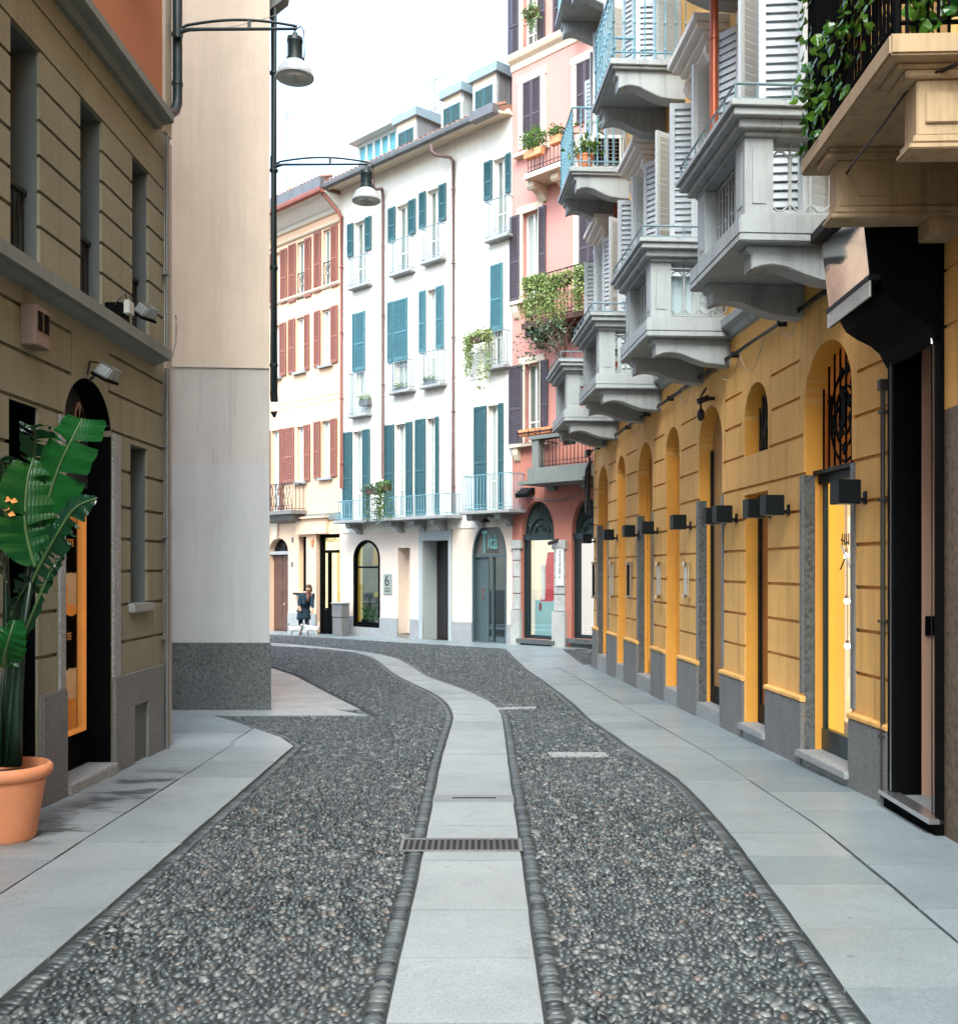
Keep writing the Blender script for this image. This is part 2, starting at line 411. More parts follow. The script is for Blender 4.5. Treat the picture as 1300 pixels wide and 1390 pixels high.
def pebble_mat():
    n=NT('river pebbles'); g=n.n('ShaderNodeNewGeometry')
    a=n.ramp(g.outputs['Random Per Island'],[(0,(.005,.008,.009)),(.28,(.016,.024,.026)),(.55,(.042,.055,.058)),(.76,(.088,.098,.095)),(.82,(.015,.022,.024)),(.93,(.18,.195,.19)),(.98,(.13,.115,.095)),(1,(.10,.065,.045))])
    v=n.coord(); a=n.mix(n.ramp(n.noise(v,.8,4),[(.35,(.4,.4,.4)),(.65,(0,0,0))]),a,(.06,.065,.07))
    n.set(a,.44); n.b.inputs['Specular IOR Level'].default_value=.5; return n.m
M['pebble']=pebble_mat()
M['kerb']=granite('kerb pebbles',(.20,.21,.215),scale=30,rough=.4)
def kerb_mat():
    n=NT('long edge stones'); g=n.n('ShaderNodeNewGeometry')
    a=n.ramp(g.outputs['Random Per Island'],[(0,(.02,.026,.028)),(.5,(.05,.06,.064)),(.88,(.085,.098,.10)),(1,(.10,.105,.10))]); n.set(a,.36); return n.m
M['kerb']=kerb_mat()

# ---------------------------------------------------------------- ground
def lerp(a,b,t): return a+(b-a)*t
Ledge=[(-1.855,1.5),(-1.855,4.3),(-1.855,5.8),(-1.86,7.7),(-1.86,9.0),(-1.86,10.0),(-2.11,10.6),(-2.6,11.37),(-3.3,12.4)]
Ltri=[(-3.3,12.41),(-1.33,12.41),(-2.46,15.5),(-3.28,17.85),(-4.07,19.6),(-6.5,25.5),(-9.5,31)]
Redge=[(1.30,1.5),(1.42,3.5),(1.49,4.47),(1.524,4.875),(1.56,5.47),(1.63,6.53),(1.66,7.74),(1.644,8.47),(1.50,10.05),(1.457,10.75),(1.34,12.07),(1.28,13.94),(1.12,16.7),(.92,19.46),(.685,25.6)]
Top=[(.685,25.7),(-.6,27.0),(-2.56,28.9),(-4.87,31.3),(-6.94,33.3),(-12,38.4)]
CL=[(-.345,1.5),(-.345,4.29),(-.339,5.43),(-.345,7.13),(-.352,9.08),(-.334,10.75),(-.32,12.07),(-.364,12.9),(-.475,13.9),(-.716,15.1),(-1.1,16.5),(-1.59,18.46),(-2.01,20.6),(-2.6,23.2),(-3.5,25.1),(-4.7,26.4),(-6.3,27.6),(-10,30.4)]
CR=[(.24,1.5),(.245,4.29),(.253,5.43),(.259,7.13),(.269,9.08),(.283,10.75),(.286,12.07),(.27,12.75),(.19,13.7),(-.05,14.8),(-.42,16.1),(-.95,17.9),(-1.35,20.0),(-1.95,22.6),(-2.9,24.7),(-4.25,26.6),(-6.0,28.6),(-9.6,31.1)]
def smooth(P,k=4):
    out=[]
    for i in range(len(P)-1):
        p0=P[max(0,i-1)];p1=P[i];p2=P[i+1];p3=P[min(len(P)-1,i+2)]
        for j in range(k):
            t=j/k
            out.append(tuple(.5*((2*p1[a])+(-p0[a]+p2[a])*t+(2*p0[a]-5*p1[a]+4*p2[a]-p3[a])*t*t+(-p0[a]+3*p1[a]-3*p2[a]+p3[a])*t**3) for a in (0,1)))
    return out+[P[-1]]
CLs,CRs=smooth(CL),smooth(CR); Rs=smooth(Redge,3)
g=MB()
for x0,x1,y0,y1 in ((-70,70,-30,160),): g.quad((x0,y0,gz(y0)-.024),(x1,y0,gz(y0)-.024),(x1,y1,gz(y1)-.024),(x0,y1,gz(y1)-.024))
tag(g.build('ground',M['bed']),kind='structure')
GAP=.007
def slab(m,pts,th=.03,lift=0):
    c=(sum(p[0] for p in pts)/len(pts),sum(p[1] for p in pts)/len(pts)); q=[]
    for p in pts:
        d=math.hypot(p[0]-c[0],p[1]-c[1]) or 1; k=max(0,1-GAP*1.2/d); q.append((c[0]+(p[0]-c[0])*k,c[1]+(p[1]-c[1])*k))
    n=len(q); top=[(p[0],p[1],gz(p[1])+lift) for p in q]; bot=[(p[0],p[1],gz(p[1])+lift-th) for p in q]
    m.add(top+bot,[tuple(range(n))]+[(i,(i+1)%n,n+(i+1)%n,n+i) for i in range(n)])
def at_y(P,y):
    for a,b in zip(P,P[1:]):
        if a[1]<=y<=b[1]: return lerp(a[0],b[0],(y-a[1])/(b[1]-a[1]) if b[1]>a[1] else 0)
    return P[0][0] if y<P[0][1] else P[-1][0]
def rows(m,xl,xr,ys,jit=0.003):
    for a,b in zip(ys,ys[1:]):
        k=max(1,int((b-a)/.25)); yy=[lerp(a,b,i/k) for i in range(k+1)]
        slab(m,[(xl(y),y) for y in yy]+[(xr(y),y) for y in reversed(yy)],lift=random.uniform(-jit,jit))
def ystep(y0,y1,s): 
    out=[y0]
    while out[-1]<y1-s*.6: out.append(min(y1,out[-1]+s*random.uniform(.85,1.15)))
    out[-1]=y1; return out
# central track
m=MB(); n_=len(CLs); dist=0; last=0; start=0
cuts=[]; acc=0
for i in range(1,n_):
    mid=lambda k:((CLs[k][0]+CRs[k][0])/2,(CLs[k][1]+CRs[k][1])/2)
    acc+=math.dist(mid(i),mid(i-1))
    if acc>.62 or i==n_-1: cuts.append(i); acc=0
s0=0
for c_ in cuts:
    slab(m,CLs[s0:c_+1]+CRs[s0:c_+1][::-1],lift=random.uniform(-.002,.003)); s0=c_
tag(m.build('cart_track_path',M['slab_c']),kind='structure')
# left pavement
bl=lambda y: -3.19+.02*(y-7.3) if y<10.2 else -6.5
m=MB(); 
rows(m,lambda y:bl(min(y,10.19)),lambda y:-2.5,ystep(1.5,10.2,.62))
rows(m,lambda y:-2.5,lambda y:at_y(Ledge,y),ystep(1.5,10.0,.66))
def xe(y): return at_y(Ledge,y)
rows(m,lambda y:-7 if y>10.2 else -3.1,lambda y:-4.2,[10.2,11.3,12.4]); rows(m,lambda y:-4.2,lambda y:xe(y) if y<=10.0 else min(-2.55,xe(y)),[10.2,10.9,11.6,12.4])
m2=[(-2.5,10.0),(-1.86,10.0),(-2.11,10.6),(-2.55,11.28),(-2.55,10.2),(-2.5,10.2)]; slab(m,m2)
slab(m,[(-7,12.4),(-1.36,12.4),(-1.9,13.0),(-7,13.0)])
for a,b in ((13.0,13.9),(13.9,15.0),(15.0,16.3),(16.3,17.9),(17.9,19.6),(19.6,22),(22,25.5),(25.5,31)):
    xl=lambda y:-2.73-.38*(y-13)-.3; xr=lambda y:at_y(Ltri[1:],y); slab(m,[(xl(a),a),(xl(b),b),(xr(b),b),(xr(a),a)])
tag(m.build('left_pavement',M['slab']),kind='structure')
# right pavement
J=[(2.05,1.5),(2.12,3.5),(2.15,4.47),(2.20,5.2),(2.27,6.69),(2.21,9.5),(1.99,12.8),(1.72,17.85),(1.5,20.5)]
yb=lambda y:3.02-.0595*(y-7.3)
m=MB(); rows(m,lambda y:at_y(Rs,y),lambda y:at_y(J,y),ystep(1.5,20.5,.62)); rows(m,lambda y:at_y(J,y),lambda y:yb(y),ystep(1.5,20.5,.7))
rows(m,lambda y:at_y(Rs,y),lambda y:2.15,ystep(20.5,25.6,.8))
wb=lambda x: 27.9-(x-.93)    # base of the white fronts
TT=Top+[(3.5,23.0)]
T=[(.685,25.65),(-.6,27.0),(-2.56,28.9),(-4.87,31.3),(-6.94,33.3),(-12,38.4)]
T2=smooth(T,5)
for a,b in zip(T2,T2[1:]):
    qa,qb=(a[0]+.707*1.35,a[1]+.707*1.2),(b[0]+.707*1.35,b[1]+.707*1.2)
    def onwall(p): t=(27.9-(p[0]-.93)-p[1])/2; return (p[0]+t,p[1]+t)
    slab(m,[a,b,onwall(b),onwall(a)])
slab(m,[(.685,25.65),(2.15,25.65),(2.9,25.93),onwall((.685,25.65))])
tag(m.build('right_pavement',M['slab_r']),kind='structure')

# ---- pebbles
def inpoly(P,x,y):
    P=np.array(P); ins=np.zeros(len(x),bool); j=len(P)-1
    for i in range(len(P)):
        xi,yi=P[i];xj,yj=P[j]
        c=((yi>y)!=(yj>y))&(x<(xj-xi)*(y-yi)/((yj-yi) if yj!=yi else 1e-9)+xi); ins^=c; j=i
    return ins
def dist_poly(P,x,y):
    d=np.full(len(x),9.)
    for a,b in zip(P,P[1:]):
        ax,ay=a;bx,by=b;L=(bx-ax)**2+(by-ay)**2+1e-9
        t=np.clip(((x-ax)*(bx-ax)+(y-ay)*(by-ay))/L,0,1); d=np.minimum(d,np.hypot(x-ax-t*(bx-ax),y-ay-t*(by-ay)))
    return d
road=Ledge+[p for p in Ltri]+[(-12,33.5)]+Top[::-1]+Redge[::-1]
cent=CLs+CRs[::-1]
patch=[(2.2,20.3),(5.5,18.5),(5.5,25.6),(2.2,25.6)]
edges=[Ledge,Ltri,Rs,CLs,CRs]
m=MB(); m.add([(x,y,gz(y)-.0135) for x,y in road],[tuple(range(len(road)))]); m.add([(x,y,gz(y)-.0135) for x,y in patch],[(0,1,2,3)]); tag(m.build('road_bed',M['road_bed']),kind='structure')
def pebble_mesh(name,y0,y1,pitch,nseg,rings,label_kind='stuff'):
    xs=np.arange(-13,6,pitch); ys=np.arange(y0,y1,pitch*.78)
    X,Y=np.meshgrid(xs,ys); X=X*1.0+((np.arange(len(ys))%2)*pitch*.5)[:,None]; X=X.ravel();Y=Y.ravel()
    X=X+rng.uniform(-.26,.26,len(X))*pitch; Y=Y+rng.uniform(-.26,.26,len(Y))*pitch
    k=((inpoly(road,X,Y)&~inpoly(cent,X,Y))|inpoly(patch,X,Y))
    X,Y=X[k],Y[k]
    d=np.full(len(X),9.)
    for e in edges: d=np.minimum(d,dist_poly(e,X,Y))
    k=(d>.098)|inpoly(patch,X,Y); X,Y=X[k],Y[k]; n=len(X)
    a=rng.uniform(.55,.76,n)*pitch; b=a*rng.uniform(.48,.75,n); h=rng.uniform(.34,.58,n)*pitch
    field=.35*np.sin(X*1.7+Y*.9)+.3*np.sin(Y*2.3-X)+rng.normal(0,.38,n)
    ang=2*np.pi*np.arange(nseg)/nseg
    V=[];rings_=rings
    ca,sa=np.cos(field),np.sin(field); tx,ty=rng.normal(0,.25,n),rng.normal(0,.25,n)
    zc=-SL*Y-.020+rng.uniform(-.004,.004,n)
    for rr,zz in rings_:
        lx=a[:,None]*rr*np.cos(ang); ly=b[:,None]*rr*np.sin(ang)
        lz=h[:,None]*zz+0*lx
        lz=lz+(lx*tx[:,None]+ly*ty[:,None])*(1 if zz>0 else 0)
        px=X[:,None]+lx*ca[:,None]-ly*sa[:,None]; py=Y[:,None]+lx*sa[:,None]+ly*ca[:,None]; pz=zc[:,None]+lz
        V.append(np.stack([px,py,pz],-1))
    top=np.stack([X,Y,zc+h],-1)[:,None,:]
    V=np.concatenate(V+[top],1); per=V.shape[1]; nr=len(rings_)
    f=[];ls=[];st=[]
    for r_ in range(nr-1):
        for k in range(nseg): f+= [r_*nseg+k,r_*nseg+(k+1)%nseg,(r_+1)*nseg+(k+1)%nseg,(r_+1)*nseg+k]; ls.append(4)
    for k in range(nseg): f+=[(nr-1)*nseg+k,(nr-1)*nseg+(k+1)%nseg,per-1]; ls.append(3)
    f=np.array(f);ls=np.array(ls); loops=(f[None,:]+(np.arange(n)*per)[:,None]).ravel().astype(np.int32)
    tot=np.tile(ls,n); starts=np.concatenate([[0],np.cumsum(tot)[:-1]]).astype(np.int32)
    me=bpy.data.meshes.new(name); me.vertices.add(n*per); me.vertices.foreach_set('co',V.reshape(-1).astype(np.float32))
    me.loops.add(len(loops)); me.loops.foreach_set('vertex_index',loops)
    me.polygons.add(len(tot)); me.polygons.foreach_set('loop_start',starts); me.polygons.foreach_set('loop_total',tot.astype(np.int32))
    me.polygons.foreach_set('use_smooth',np.ones(len(tot),bool)); me.update(calc_edges=True); me.materials.append(M['pebble'])
    o=bpy.data.objects.new(name,me); COL.objects.link(o); return tag(o,kind='stuff')
pebble_mesh('cobblestones',3.0,9.0,.041,8,[(1,-.1),(.86,.55),(.5,.9)])
pebble_mesh('cobblestones',9.0,18.0,.045,6,[(1,-.1),(.72,.72)])
pebble_mesh('cobblestones',18.0,37.0,.062,5,[(1,-.1),(.7,.72)])
# long edge stones set in rows beside every kerb line
m=MB()
def edge_row(P,side,y0=3.0,y1=30,w=.092):
    acc=0; pts=[]
    for a,b in zip(P,P[1:]):
        L=math.dist(a,b); 
        if L<1e-6: continue
        t=acc
        while t<L:
            pts.append((a[0]+(b[0]-a[0])*t/L,a[1]+(b[1]-a[1])*t/L,(b[0]-a[0])/L,(b[1]-a[1])/L)); t+=random.uniform(.032,.046)*(1 if a[1]<12 else 1.7)
        acc=t-L
    for x,y,dx,dy in pts:
        if not y0<y<y1: continue
        nx,ny=-dy*side,dx*side; lw=w*random.uniform(.42,.5); hw=random.uniform(.018,.022)*(1 if y<12 else 1.7); cx,cy=x+nx*.048,y+ny*.048; z=gz(cy)
        vs=[]
        for rr,zz in ((1,-.02),(.90,-.009),(.55,-.002)):
            for k in range(8):
                an=2*math.pi*k/8; u=lw*rr*math.copysign(abs(math.cos(an))**.6,math.cos(an)); v=hw*rr*math.copysign(abs(math.sin(an))**.7,math.sin(an)); vs.append((cx+nx*u+dx*v,cy+ny*u+dy*v,z+zz))
        fs=[(r_*8+k,r_*8+(k+1)%8,r_*8+8+(k+1)%8,r_*8+8+k) for r_ in (0,1) for k in range(8)]+[tuple(range(16,24))]
        m.add(vs,fs)
edge_row(Ledge,-1); edge_row(Ltri[1:],1); edge_row(Rs,1); edge_row(CLs,1); edge_row(CRs,-1)
tag(m.build('kerb_stones',M['kerb'],smooth=True,fix=False),kind='stuff')
# thin stone strips and covers in the carriageway
def flat_thing(name,pts,mat,label,cat,lift=.004,extra=None):
    m=MB(); cx=sum(p[0] for p in pts)/4; cy=sum(p[1] for p in pts)/4; e=empty(name,(cx,cy,gz(cy)),0,label,cat)
    n=4; top=[(p[0]-cx,p[1]-cy,gz(p[1])-gz(cy)+lift) for p in pts]; bot=[(p[0],p[1],p[2]-.03) for p in top]
    m.add(top+bot,[(0,1,2,3)]+[(i,(i+1)%4,4+(i+1)%4,4+i) for i in range(4)]); m.build('plate',mat,e); return e,cx,cy
flat_thing('stone_strip',[(.68,9.38),(1.22,9.38),(1.22,9.62),(.66,9.62)],M['light_granite'],'thin pale stone strip set in the cobbles near the right pavement','paving stone')
flat_thing('stone_strip',[(.24,13.0),(.76,13.1),(.76,13.3),(.24,13.2)],M['light_granite'],'thin pale stone strip beside the far bend of the central slab track','paving stone')
e,cx,cy=flat_thing('inspection_cover',[(-.345,7.40),(.262,7.40),(.262,7.62),(-.345,7.62)],M['zinc'],'flat grey metal cover across the central slab track behind the drain grate','cover',.006)
m=MB(); m.box(-.16,.17,-.012,.012,.006,.010); m.build('slot',M['bed'],e)
# drain grate with iron bars
e=empty('drain_grate',(-.1,6.15,gz(6.15)),0,'slotted iron drain grate crossing the central slab track','drain grate')
m=MB(); m.box(-.38,.36,-.135,.135,-.005,.002); m.build('pit',M['bed'],e)
m=MB(); m.box(-.38,.36,-.14,-.122,.003,.010); m.box(-.38,.36,.122,.14,.003,.010); m.box(-.385,-.365,-.14,.14,.003,.0095); m.box(.345,.365,-.14,.14,.003,.0095)
m.build('frame',M['gray_granite'],e)
m=MB()
for k in range(19): x=-.345+k*.038; m.box(x,x+.016,-.12,.12,.0025,.009)
m.build('bars',paint('worn iron',(.10,.095,.10),.45,.2,.6),e)
# ================================================================ olive building on the left
A=Fac((-3.125,10.05),(-.02,-1))
ar=A.root('corner_building','olive rusticated building on the left with grey cornices and burnt orange upper wall','building')
SA=lambda px,off=0:A.s(px,off)
HU=[Hole(SA(a),SA(b),3.74,5.35,0,.3) for a,b in ((14,54),(109,138.5),(179.4,201.5))]+[Hole(A.sY(y+.45),A.sY(y),3.74,5.35,0,.3) for y in (5.55,4.35,3.15)]
G1=Hole(SA(12),SA(52),-.3,2.76,0,.45); G2=Hole(SA(87),SA(151),-.3,3.14,.42,.30); G3=Hole(SA(177),SA(200),1.28,2.73,0,.3)
G0=Hole(A.sY(4.9),A.sY(3.9),-.3,2.76,0,.3)
gr=[]; E=16.0
gr+=[(0,E,5.65,5.672,.02),(0,E,5.35,5.372,.02)]
def between(holes,a,b):
    hs=sorted([(h.x0,h.x1) for h in holes]); out=[]; c=a
    for x0,x1 in hs:
        if x0>c+.001: out.append((c,x0))
        c=max(c,x1)
    if c<b: out.append((c,b))
    return out
for z in (5.09,4.835,4.58,4.32,4.065): gr+=[(a,b,z,z+.028,.028) for a,b in between(HU,0,E)]
for z in (3.42,3.10,2.77):
    gr+=[(0,SA(148),z,z+.028,.028),(SA(97) if z>2.8 else SA(87),E,z,z+.028,.028)]
for z in (2.45,2.13,1.85,1.565,1.27,.94): gr+=[(a,b,z,z+.028,.028) for a,b in between([G0,G1,G2]+([G3] if z>1.29 else []),0,E)]
gr+=[(SA(98),SA(98)+.016,3.10,3.44,.015),(SA(147)-.016,SA(147),3.10,3.44,.015)]
wall('wall',ar,M['olive'],0,E,-.5,5.93,HU+[G0,G1,G2,G3],gr,ends=.6)
m=MB(); m.box(0,E,-.02,-.6,5.93,13.5); m.build('upper_wall',M['terracotta_wall'],ar)
m=MB(); m.box(.0,E,-1.0,-7,-.6,13.5); m.build('building_body',M['beige'],ar)
# cornices
m=MB(); m.prism([(0,5.85),(.05,5.85),(.09,5.89),(.16,5.90),(.19,5.91),(.19,5.985),(0,6.06)],.44,E,'x'); m.build('upper_cornice',M['cornice_gray'],ar)
m=MB(); m.prism([(0,3.56),(.05,3.575),(.11,3.605),(.165,3.61),(.165,3.705),(0,3.735)],.44,E,'x'); m.build('string_course',M['cornice_gray'],ar)
# plinth blocks
def plinth(x0,x1,z1,parent=ar,hole=None):
    if hole is None:
        m=MB(); m.box(x0,x1,-.02,.035,-.6,z1); return m.build('plinth',M['gray_granite'],parent,bevel=.012)
    o=wall('plinth',parent,M['gray_granite'],x0,x1,-.6,z1,[hole],ends=.03); o.location.y=.035
    m=MB(); m.quad((hole.x0,.004,-.6),(hole.x1,.004,-.6),(hole.x1,.004,hole.z1),(hole.x0,.004,hole.z1)); m.build('plinth_niche',M['olive_gray'],parent)
plinth(.26,SA(152),.66,hole=Hole(SA(178),SA(197),-.6,.36,0,.03)); plinth(SA(87)-.0,SA(53),.68); plinth(SA(11),G0.x0,.68); plinth(G0.x1,E,.68)
m=MB(); m.box(SA(162),SA(152),-.02,.018,.66,2.77); m.box(SA(87),SA(79),-.02,.018,.68,2.77); m.each('door_surround',M['light_granite'],ar,bevel=.006)
m=MB(); m.box(SA(203),SA(175),-.25,.05,1.20,1.282); m.build('window_sill',M['light_granite'],ar,bevel=.01)
m=MB(); m.box(SA(152),SA(87),-.3,.06,-.4,-.065); m.build('threshold',M['light_granite'],ar,bevel=.008)
# corner post and small pipe
m=MB(); m.box(-.03,.165,-.6,.012,-.5,5.89); m.box(-.03,.165,-.55,.012,5.95,13.4); m.each('corner_post',stucco('weathered white corner post',(.42,.38,.31),.2,.7,.3),ar)
m=MB(); m.tube([(.215,.045,-.2),(.215,.045,3.58)],.024); m.tube([(.215,.045,3.77),(.215,.045,5.88)],.018); 
for z in (.9,1.9,2.8,4.5): m.box(.18,.25,0,.06,z,z+.02)
m.build('conduit',M['gutter'],ar,auto=40)
m=MB(); m.tube([(-.03,.07,13),(-.03,.07,6.42),(-.03,.07,6.32),(.02,.06,6.22),(.12,.05,6.15),(.3,.03,6.10)],.049,12)
for z in (6.5,7.0,7.6): m.tube([(-.03,.07,z),(-.03,.07,z+.03)],.056,12)
m.build('downpipe',M['dark_green'],ar,auto=45)
# upper windows: dark sashes, grey reveals, railings
for h in HU:
    e=empty('window',(0,0,0),0,parent=ar)
    m=MB(); w=h.x1-h.x0; m.box(h.x0,h.x1,-.30,-.285,h.z0,h.z1); m.build('pane',M['pane_dark'],e)
    m=MB(); t=.004; m.box(h.x0,h.x0+t,-.285,-.022,h.z0,h.z1-t); m.box(h.x1-t,h.x1,-.285,-.022,h.z0,h.z1-t); m.box(h.x0,h.x1,-.285,-.022,h.z1-t,h.z1); m.build('reveal_lining',M['olive_gray'],e)
    m=MB(); m.box(h.x0+t,h.x0+.04,-.29,-.25,h.z0,h.z1-t); m.box(h.x1-.04,h.x1-t,-.29,-.25,h.z0,h.z1-t); m.box((h.x0+h.x1)/2-.02,(h.x0+h.x1)/2+.02,-.29,-.25,h.z0,h.z1-t); m.build('frame',M['black'],e)
    m=MB(); m.box(h.x0+t,h.x1-t,-.13,-.09,4.30,4.335)
    k=h.x0+.03
    while k<h.x1: m.tube([(k,-.11,h.z0),(k,-.11,4.3)],.008,6); k+=.07
    m.build('railing',M['iron'],e)
# left shop doorway in shade behind the plant
e=empty('doorway',(0,0,0),0,parent=ar)
m=MB(); m.box(G1.x0,G1.x1,-.46,-.44,-.4,2.76); m.build('door_leaf',M['black_matt'],e)
m=MB(); t=.005; m.box(G1.x0,G1.x0+t,-.44,-.022,-.3,2.755); m.box(G1.x1-t,G1.x1,-.44,-.022,-.3,2.755); m.box(G1.x0,G1.x1,-.44,-.022,2.755,2.76); m.build('lining',M['black'],e)
m=MB(); m.box(G1.x0+.1,G1.x0+.16,-.36,-.2,.2,.24); m.build('letter_shelf',M['gutter'],e)
m=MB(); m.box(G0.x0,G0.x1,-.3,-.28,-.4,2.76); m.build('shop_window',M['pane_dark'],ar)
# narrow window
e=empty('window',(0,0,0),0,parent=ar)
m=MB(); m.box(G3.x0,G3.x1,-.3,-.285,G3.z0,G3.z1); m.build('pane',M['pane_dark'],e)
m=MB(); t=.004; m.box(G3.x0,G3.x0+t,-.285,-.022,G3.z0,G3.z1-t); m.box(G3.x1-t,G3.x1,-.285,-.022,G3.z0,G3.z1-t); m.box(G3.x0,G3.x1,-.285,-.022,G3.z1-t,G3.z1); m.build('reveal_lining',M['olive_gray'],e)
# arched shop door: black lining, fanlight with emblem, lit display behind glass
e=empty('shop_door',(0,0,0),0,parent=ar)
x0,x1=G2.x0,G2.x1; q=G2.xs(24); m=MB(); t=.006
m.box(x0,x0+t,-.29,-.002,-.06,G2.sp); m.box(x1-t,x1,-.29,-.002,-.06,G2.sp)
for a,b in zip(q,q[1:]): m.quad((a,-.002,G2.az(a)-t),(b,-.002,G2.az(b)-t),(b,-.29,G2.az(b)-t),(a,-.29,G2.az(a)-t))
m.build('lining',M['black'],e)
m=MB(); m.prism(G2.outline(.004,2.28),-.23,-.20,'y'); fan=m.build('fanlight',paint('slate grey fanlight panel',(.045,.05,.056),.3,.1),e)
cx=SA(106,-.2); m=MB()
for k in range(1):
    pts=[(cx+.075*math.cos(a),2.83+.17*math.sin(a)) for a in [2*math.pi*i/28 for i in range(28)]]
    m.prism(pts,-.199,-.19,'y')
pe=m.build('emblem',paint('peach emblem',(.62,.40,.29),.5),fan)
m=MB()
for sg in (-1,1):
    m.prism([(cx+sg*.05,2.72),(cx+sg*.058,2.90),(cx+sg*.03,2.95),(cx,2.83),(cx,2.77),(cx+sg*.03,2.87),(cx+sg*.034,2.72)],-.189,-.184,'y')
m.build('emblem_mark',M['black'],fan)
m=MB(); m.box(x0+t,x1-t,-.25,-.2,2.2,2.28); m.box(x0+t,x0+.025,-.26,-.2,.0,2.2); m.box(x1-.06,x1-t,-.26,-.2,0,2.2); m.box(x0+t,x1-t,-.26,-.2,-.06,.22); m.build('frame',M['black'],e)
m=MB(); m.box(x0+.025,x0+.055,-.27,-.205,.22,2.2); m.box(x0+.055,x1-.06,-.27,-.205,.22,.25); m.build('lit_frame_edge',emis('lit orange frame',(.75,.25,.05),.55,(.55,.17,.03)),e)
m=MB(); m.box(x0+.055,x1-.06,-.235,-.23,.25,2.2); m.build('pane',M['glass'],e)
m=MB(); m.box(x0-.9,x1,-.62,-.6,-.06,2.5); m.build('display_back',emis('lit orange display',(.55,.16,.03),.9,(.32,.08,.015),1.2),e)
def shirt(cx,cz,w,h,mat,name,off=-.42):
    pts=[(-.28,.5),(-.5,.36),(-.42,.2),(-.30,.27),(-.28,-.5),(.28,-.5),(.30,.27),(.42,.2),(.5,.36),(.28,.5),(.1,.46),(-.1,.46)]
    m=MB(); m.prism([(cx+p[0]*w,cz+p[1]*h) for p in pts],off-.01,off+.01,'y')
    return tag(m.build(name,mat,None,bevel=.004),None)
def sh(pxr,y0,y1,w,mat,label,txt=None,off=-.40):
    s1=SA(pxr,off); z0,z1=A.zs(s1,y1,off),A.zs(s1,y0,off)
    e=empty('t_shirt' if w>.2 else 'towel',A.W(s1+w/2,off,(z0+z1)/2),A.rz,label,'t-shirt',group='clothes in the orange display')
    pts=[(-.28,.5),(-.5,.36),(-.42,.2),(-.30,.27),(-.28,-.5),(.28,-.5),(.30,.27),(.42,.2),(.5,.36),(.28,.5),(.1,.46),(-.1,.46)]
    m=MB(); h=z1-z0; m.prism([(p[0]*w,p[1]*h) for p in pts],-.012,.012,'y'); m.build('fabric',mat,e,bevel=.003)
    if txt: textmesh(txt,'print',M['_orange'],e,(.14,.016,.02),TXR,.09,.002,align='LEFT')
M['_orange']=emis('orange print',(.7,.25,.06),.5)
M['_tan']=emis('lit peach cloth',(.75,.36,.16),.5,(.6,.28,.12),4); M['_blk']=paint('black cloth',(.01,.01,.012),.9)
sh(111,713,778,.40,M['_blk'],'black t-shirt with orange print at top of the lit orange display','STE')
sh(109,776,820,.30,M['_tan'],'peach shirt hanging between the two black t-shirts in the display')
sh(111,832,905,.42,M['_blk'],'lower black t-shirt in the lit orange display','TE')
sh(107,903,945,.28,M['_tan'],'peach shirt lowest in the lit orange display')
# wall fittings -----------------------------------------------------------
s0,s1=SA(50,.0),SA(25,.0); zc0,zc1=A.zs(s0,478),A.zs(s0,424)
e=empty('vent_box',A.W((s0+s1)/2,0,zc0),A.rz,'rusty louvred metal vent box on the olive wall above the big plant','vent')
w=(s1-s0)/2*.82; h=zc1-zc0; m=MB(); m.box(-w,w,0,.11,0,h); m.build('case',paint('rusty pink metal',(.20,.14,.11),.6,.25),e,bevel=.008)
m=MB()
for k in range(9):
    for a in (-w*.75,w*.12): m.box(a,a+w*.62,.105,.118,h*.38+k*h*.055,h*.38+k*h*.055+.008)
m.build('louvres',M['black_matt'],e)
def flood(px,py,label,sz=.16,tilt=.5,yaw=.5):
    off=.16; s_=SA(px,off); z=A.zs(s_,py,off); e=empty('floodlight',A.W(s_,off,z),A.rz-yaw,label,'floodlight',group='floodlights on the olive building')
    Mx=Matrix.Rotation(-tilt,4,'X'); m=MB()
    m.prism([(-sz*.6,.0),(sz*.6,0),(sz*.42,sz*.62),(-sz*.42,sz*.62)],-sz*.45,sz*.45,'y',Mx); m.build('housing',paint('grey cast metal',(.30,.33,.34),.35,.2,.5),e,bevel=.012)
    m=MB(); m.box(-sz*.64,sz*.64,-sz*.5,sz*.5,-.022,.0,Mx); m.build('glass_frame',M['black'],e,bevel=.004)
    m=MB()
    for k in range(5): m.box(-sz*.4+k*sz*.18,-sz*.37+k*sz*.18,-sz*.46,sz*.46,sz*.1,sz*.68,Mx)
    m.build('cooling_fins',M['steel'],e)
    m=MB(); m.tube([(-.02,-.16,-.02),(-.05,-.1,.06),(-.08,-.02,.07),(-.1,.0,.03)],.012,6); m.tube([(.0,-.16,.03),(.06,-.1,.12),(.09,0,.10)],.008,6); m.build('bracket',M['iron'],e,auto=50)
flood(143,512,'grey floodlight fixed above the arched shop door',.15,.5,.2)
flood(196,428,'ribbed grey floodlight at the third upper window of the olive building',.15,.6,.4)
off=.15; s_=SA(171,off); z=A.zs(s_,418,off)
e=empty('junction_box',A.W(s_,off,z),A.rz,'pale square junction box with loops of cable above the stone ledge','junction box')
m=MB(); m.box(-.06,.06,.0,.05,-.06,.06); m.build('box',paint('pale grey plastic',(.42,.43,.40),.6),e,bevel=.008)
m=MB(); m.box(-.09,.09,-.15,0,-.14,.03); m.build('bracket',M['black'],e,bevel=.006)
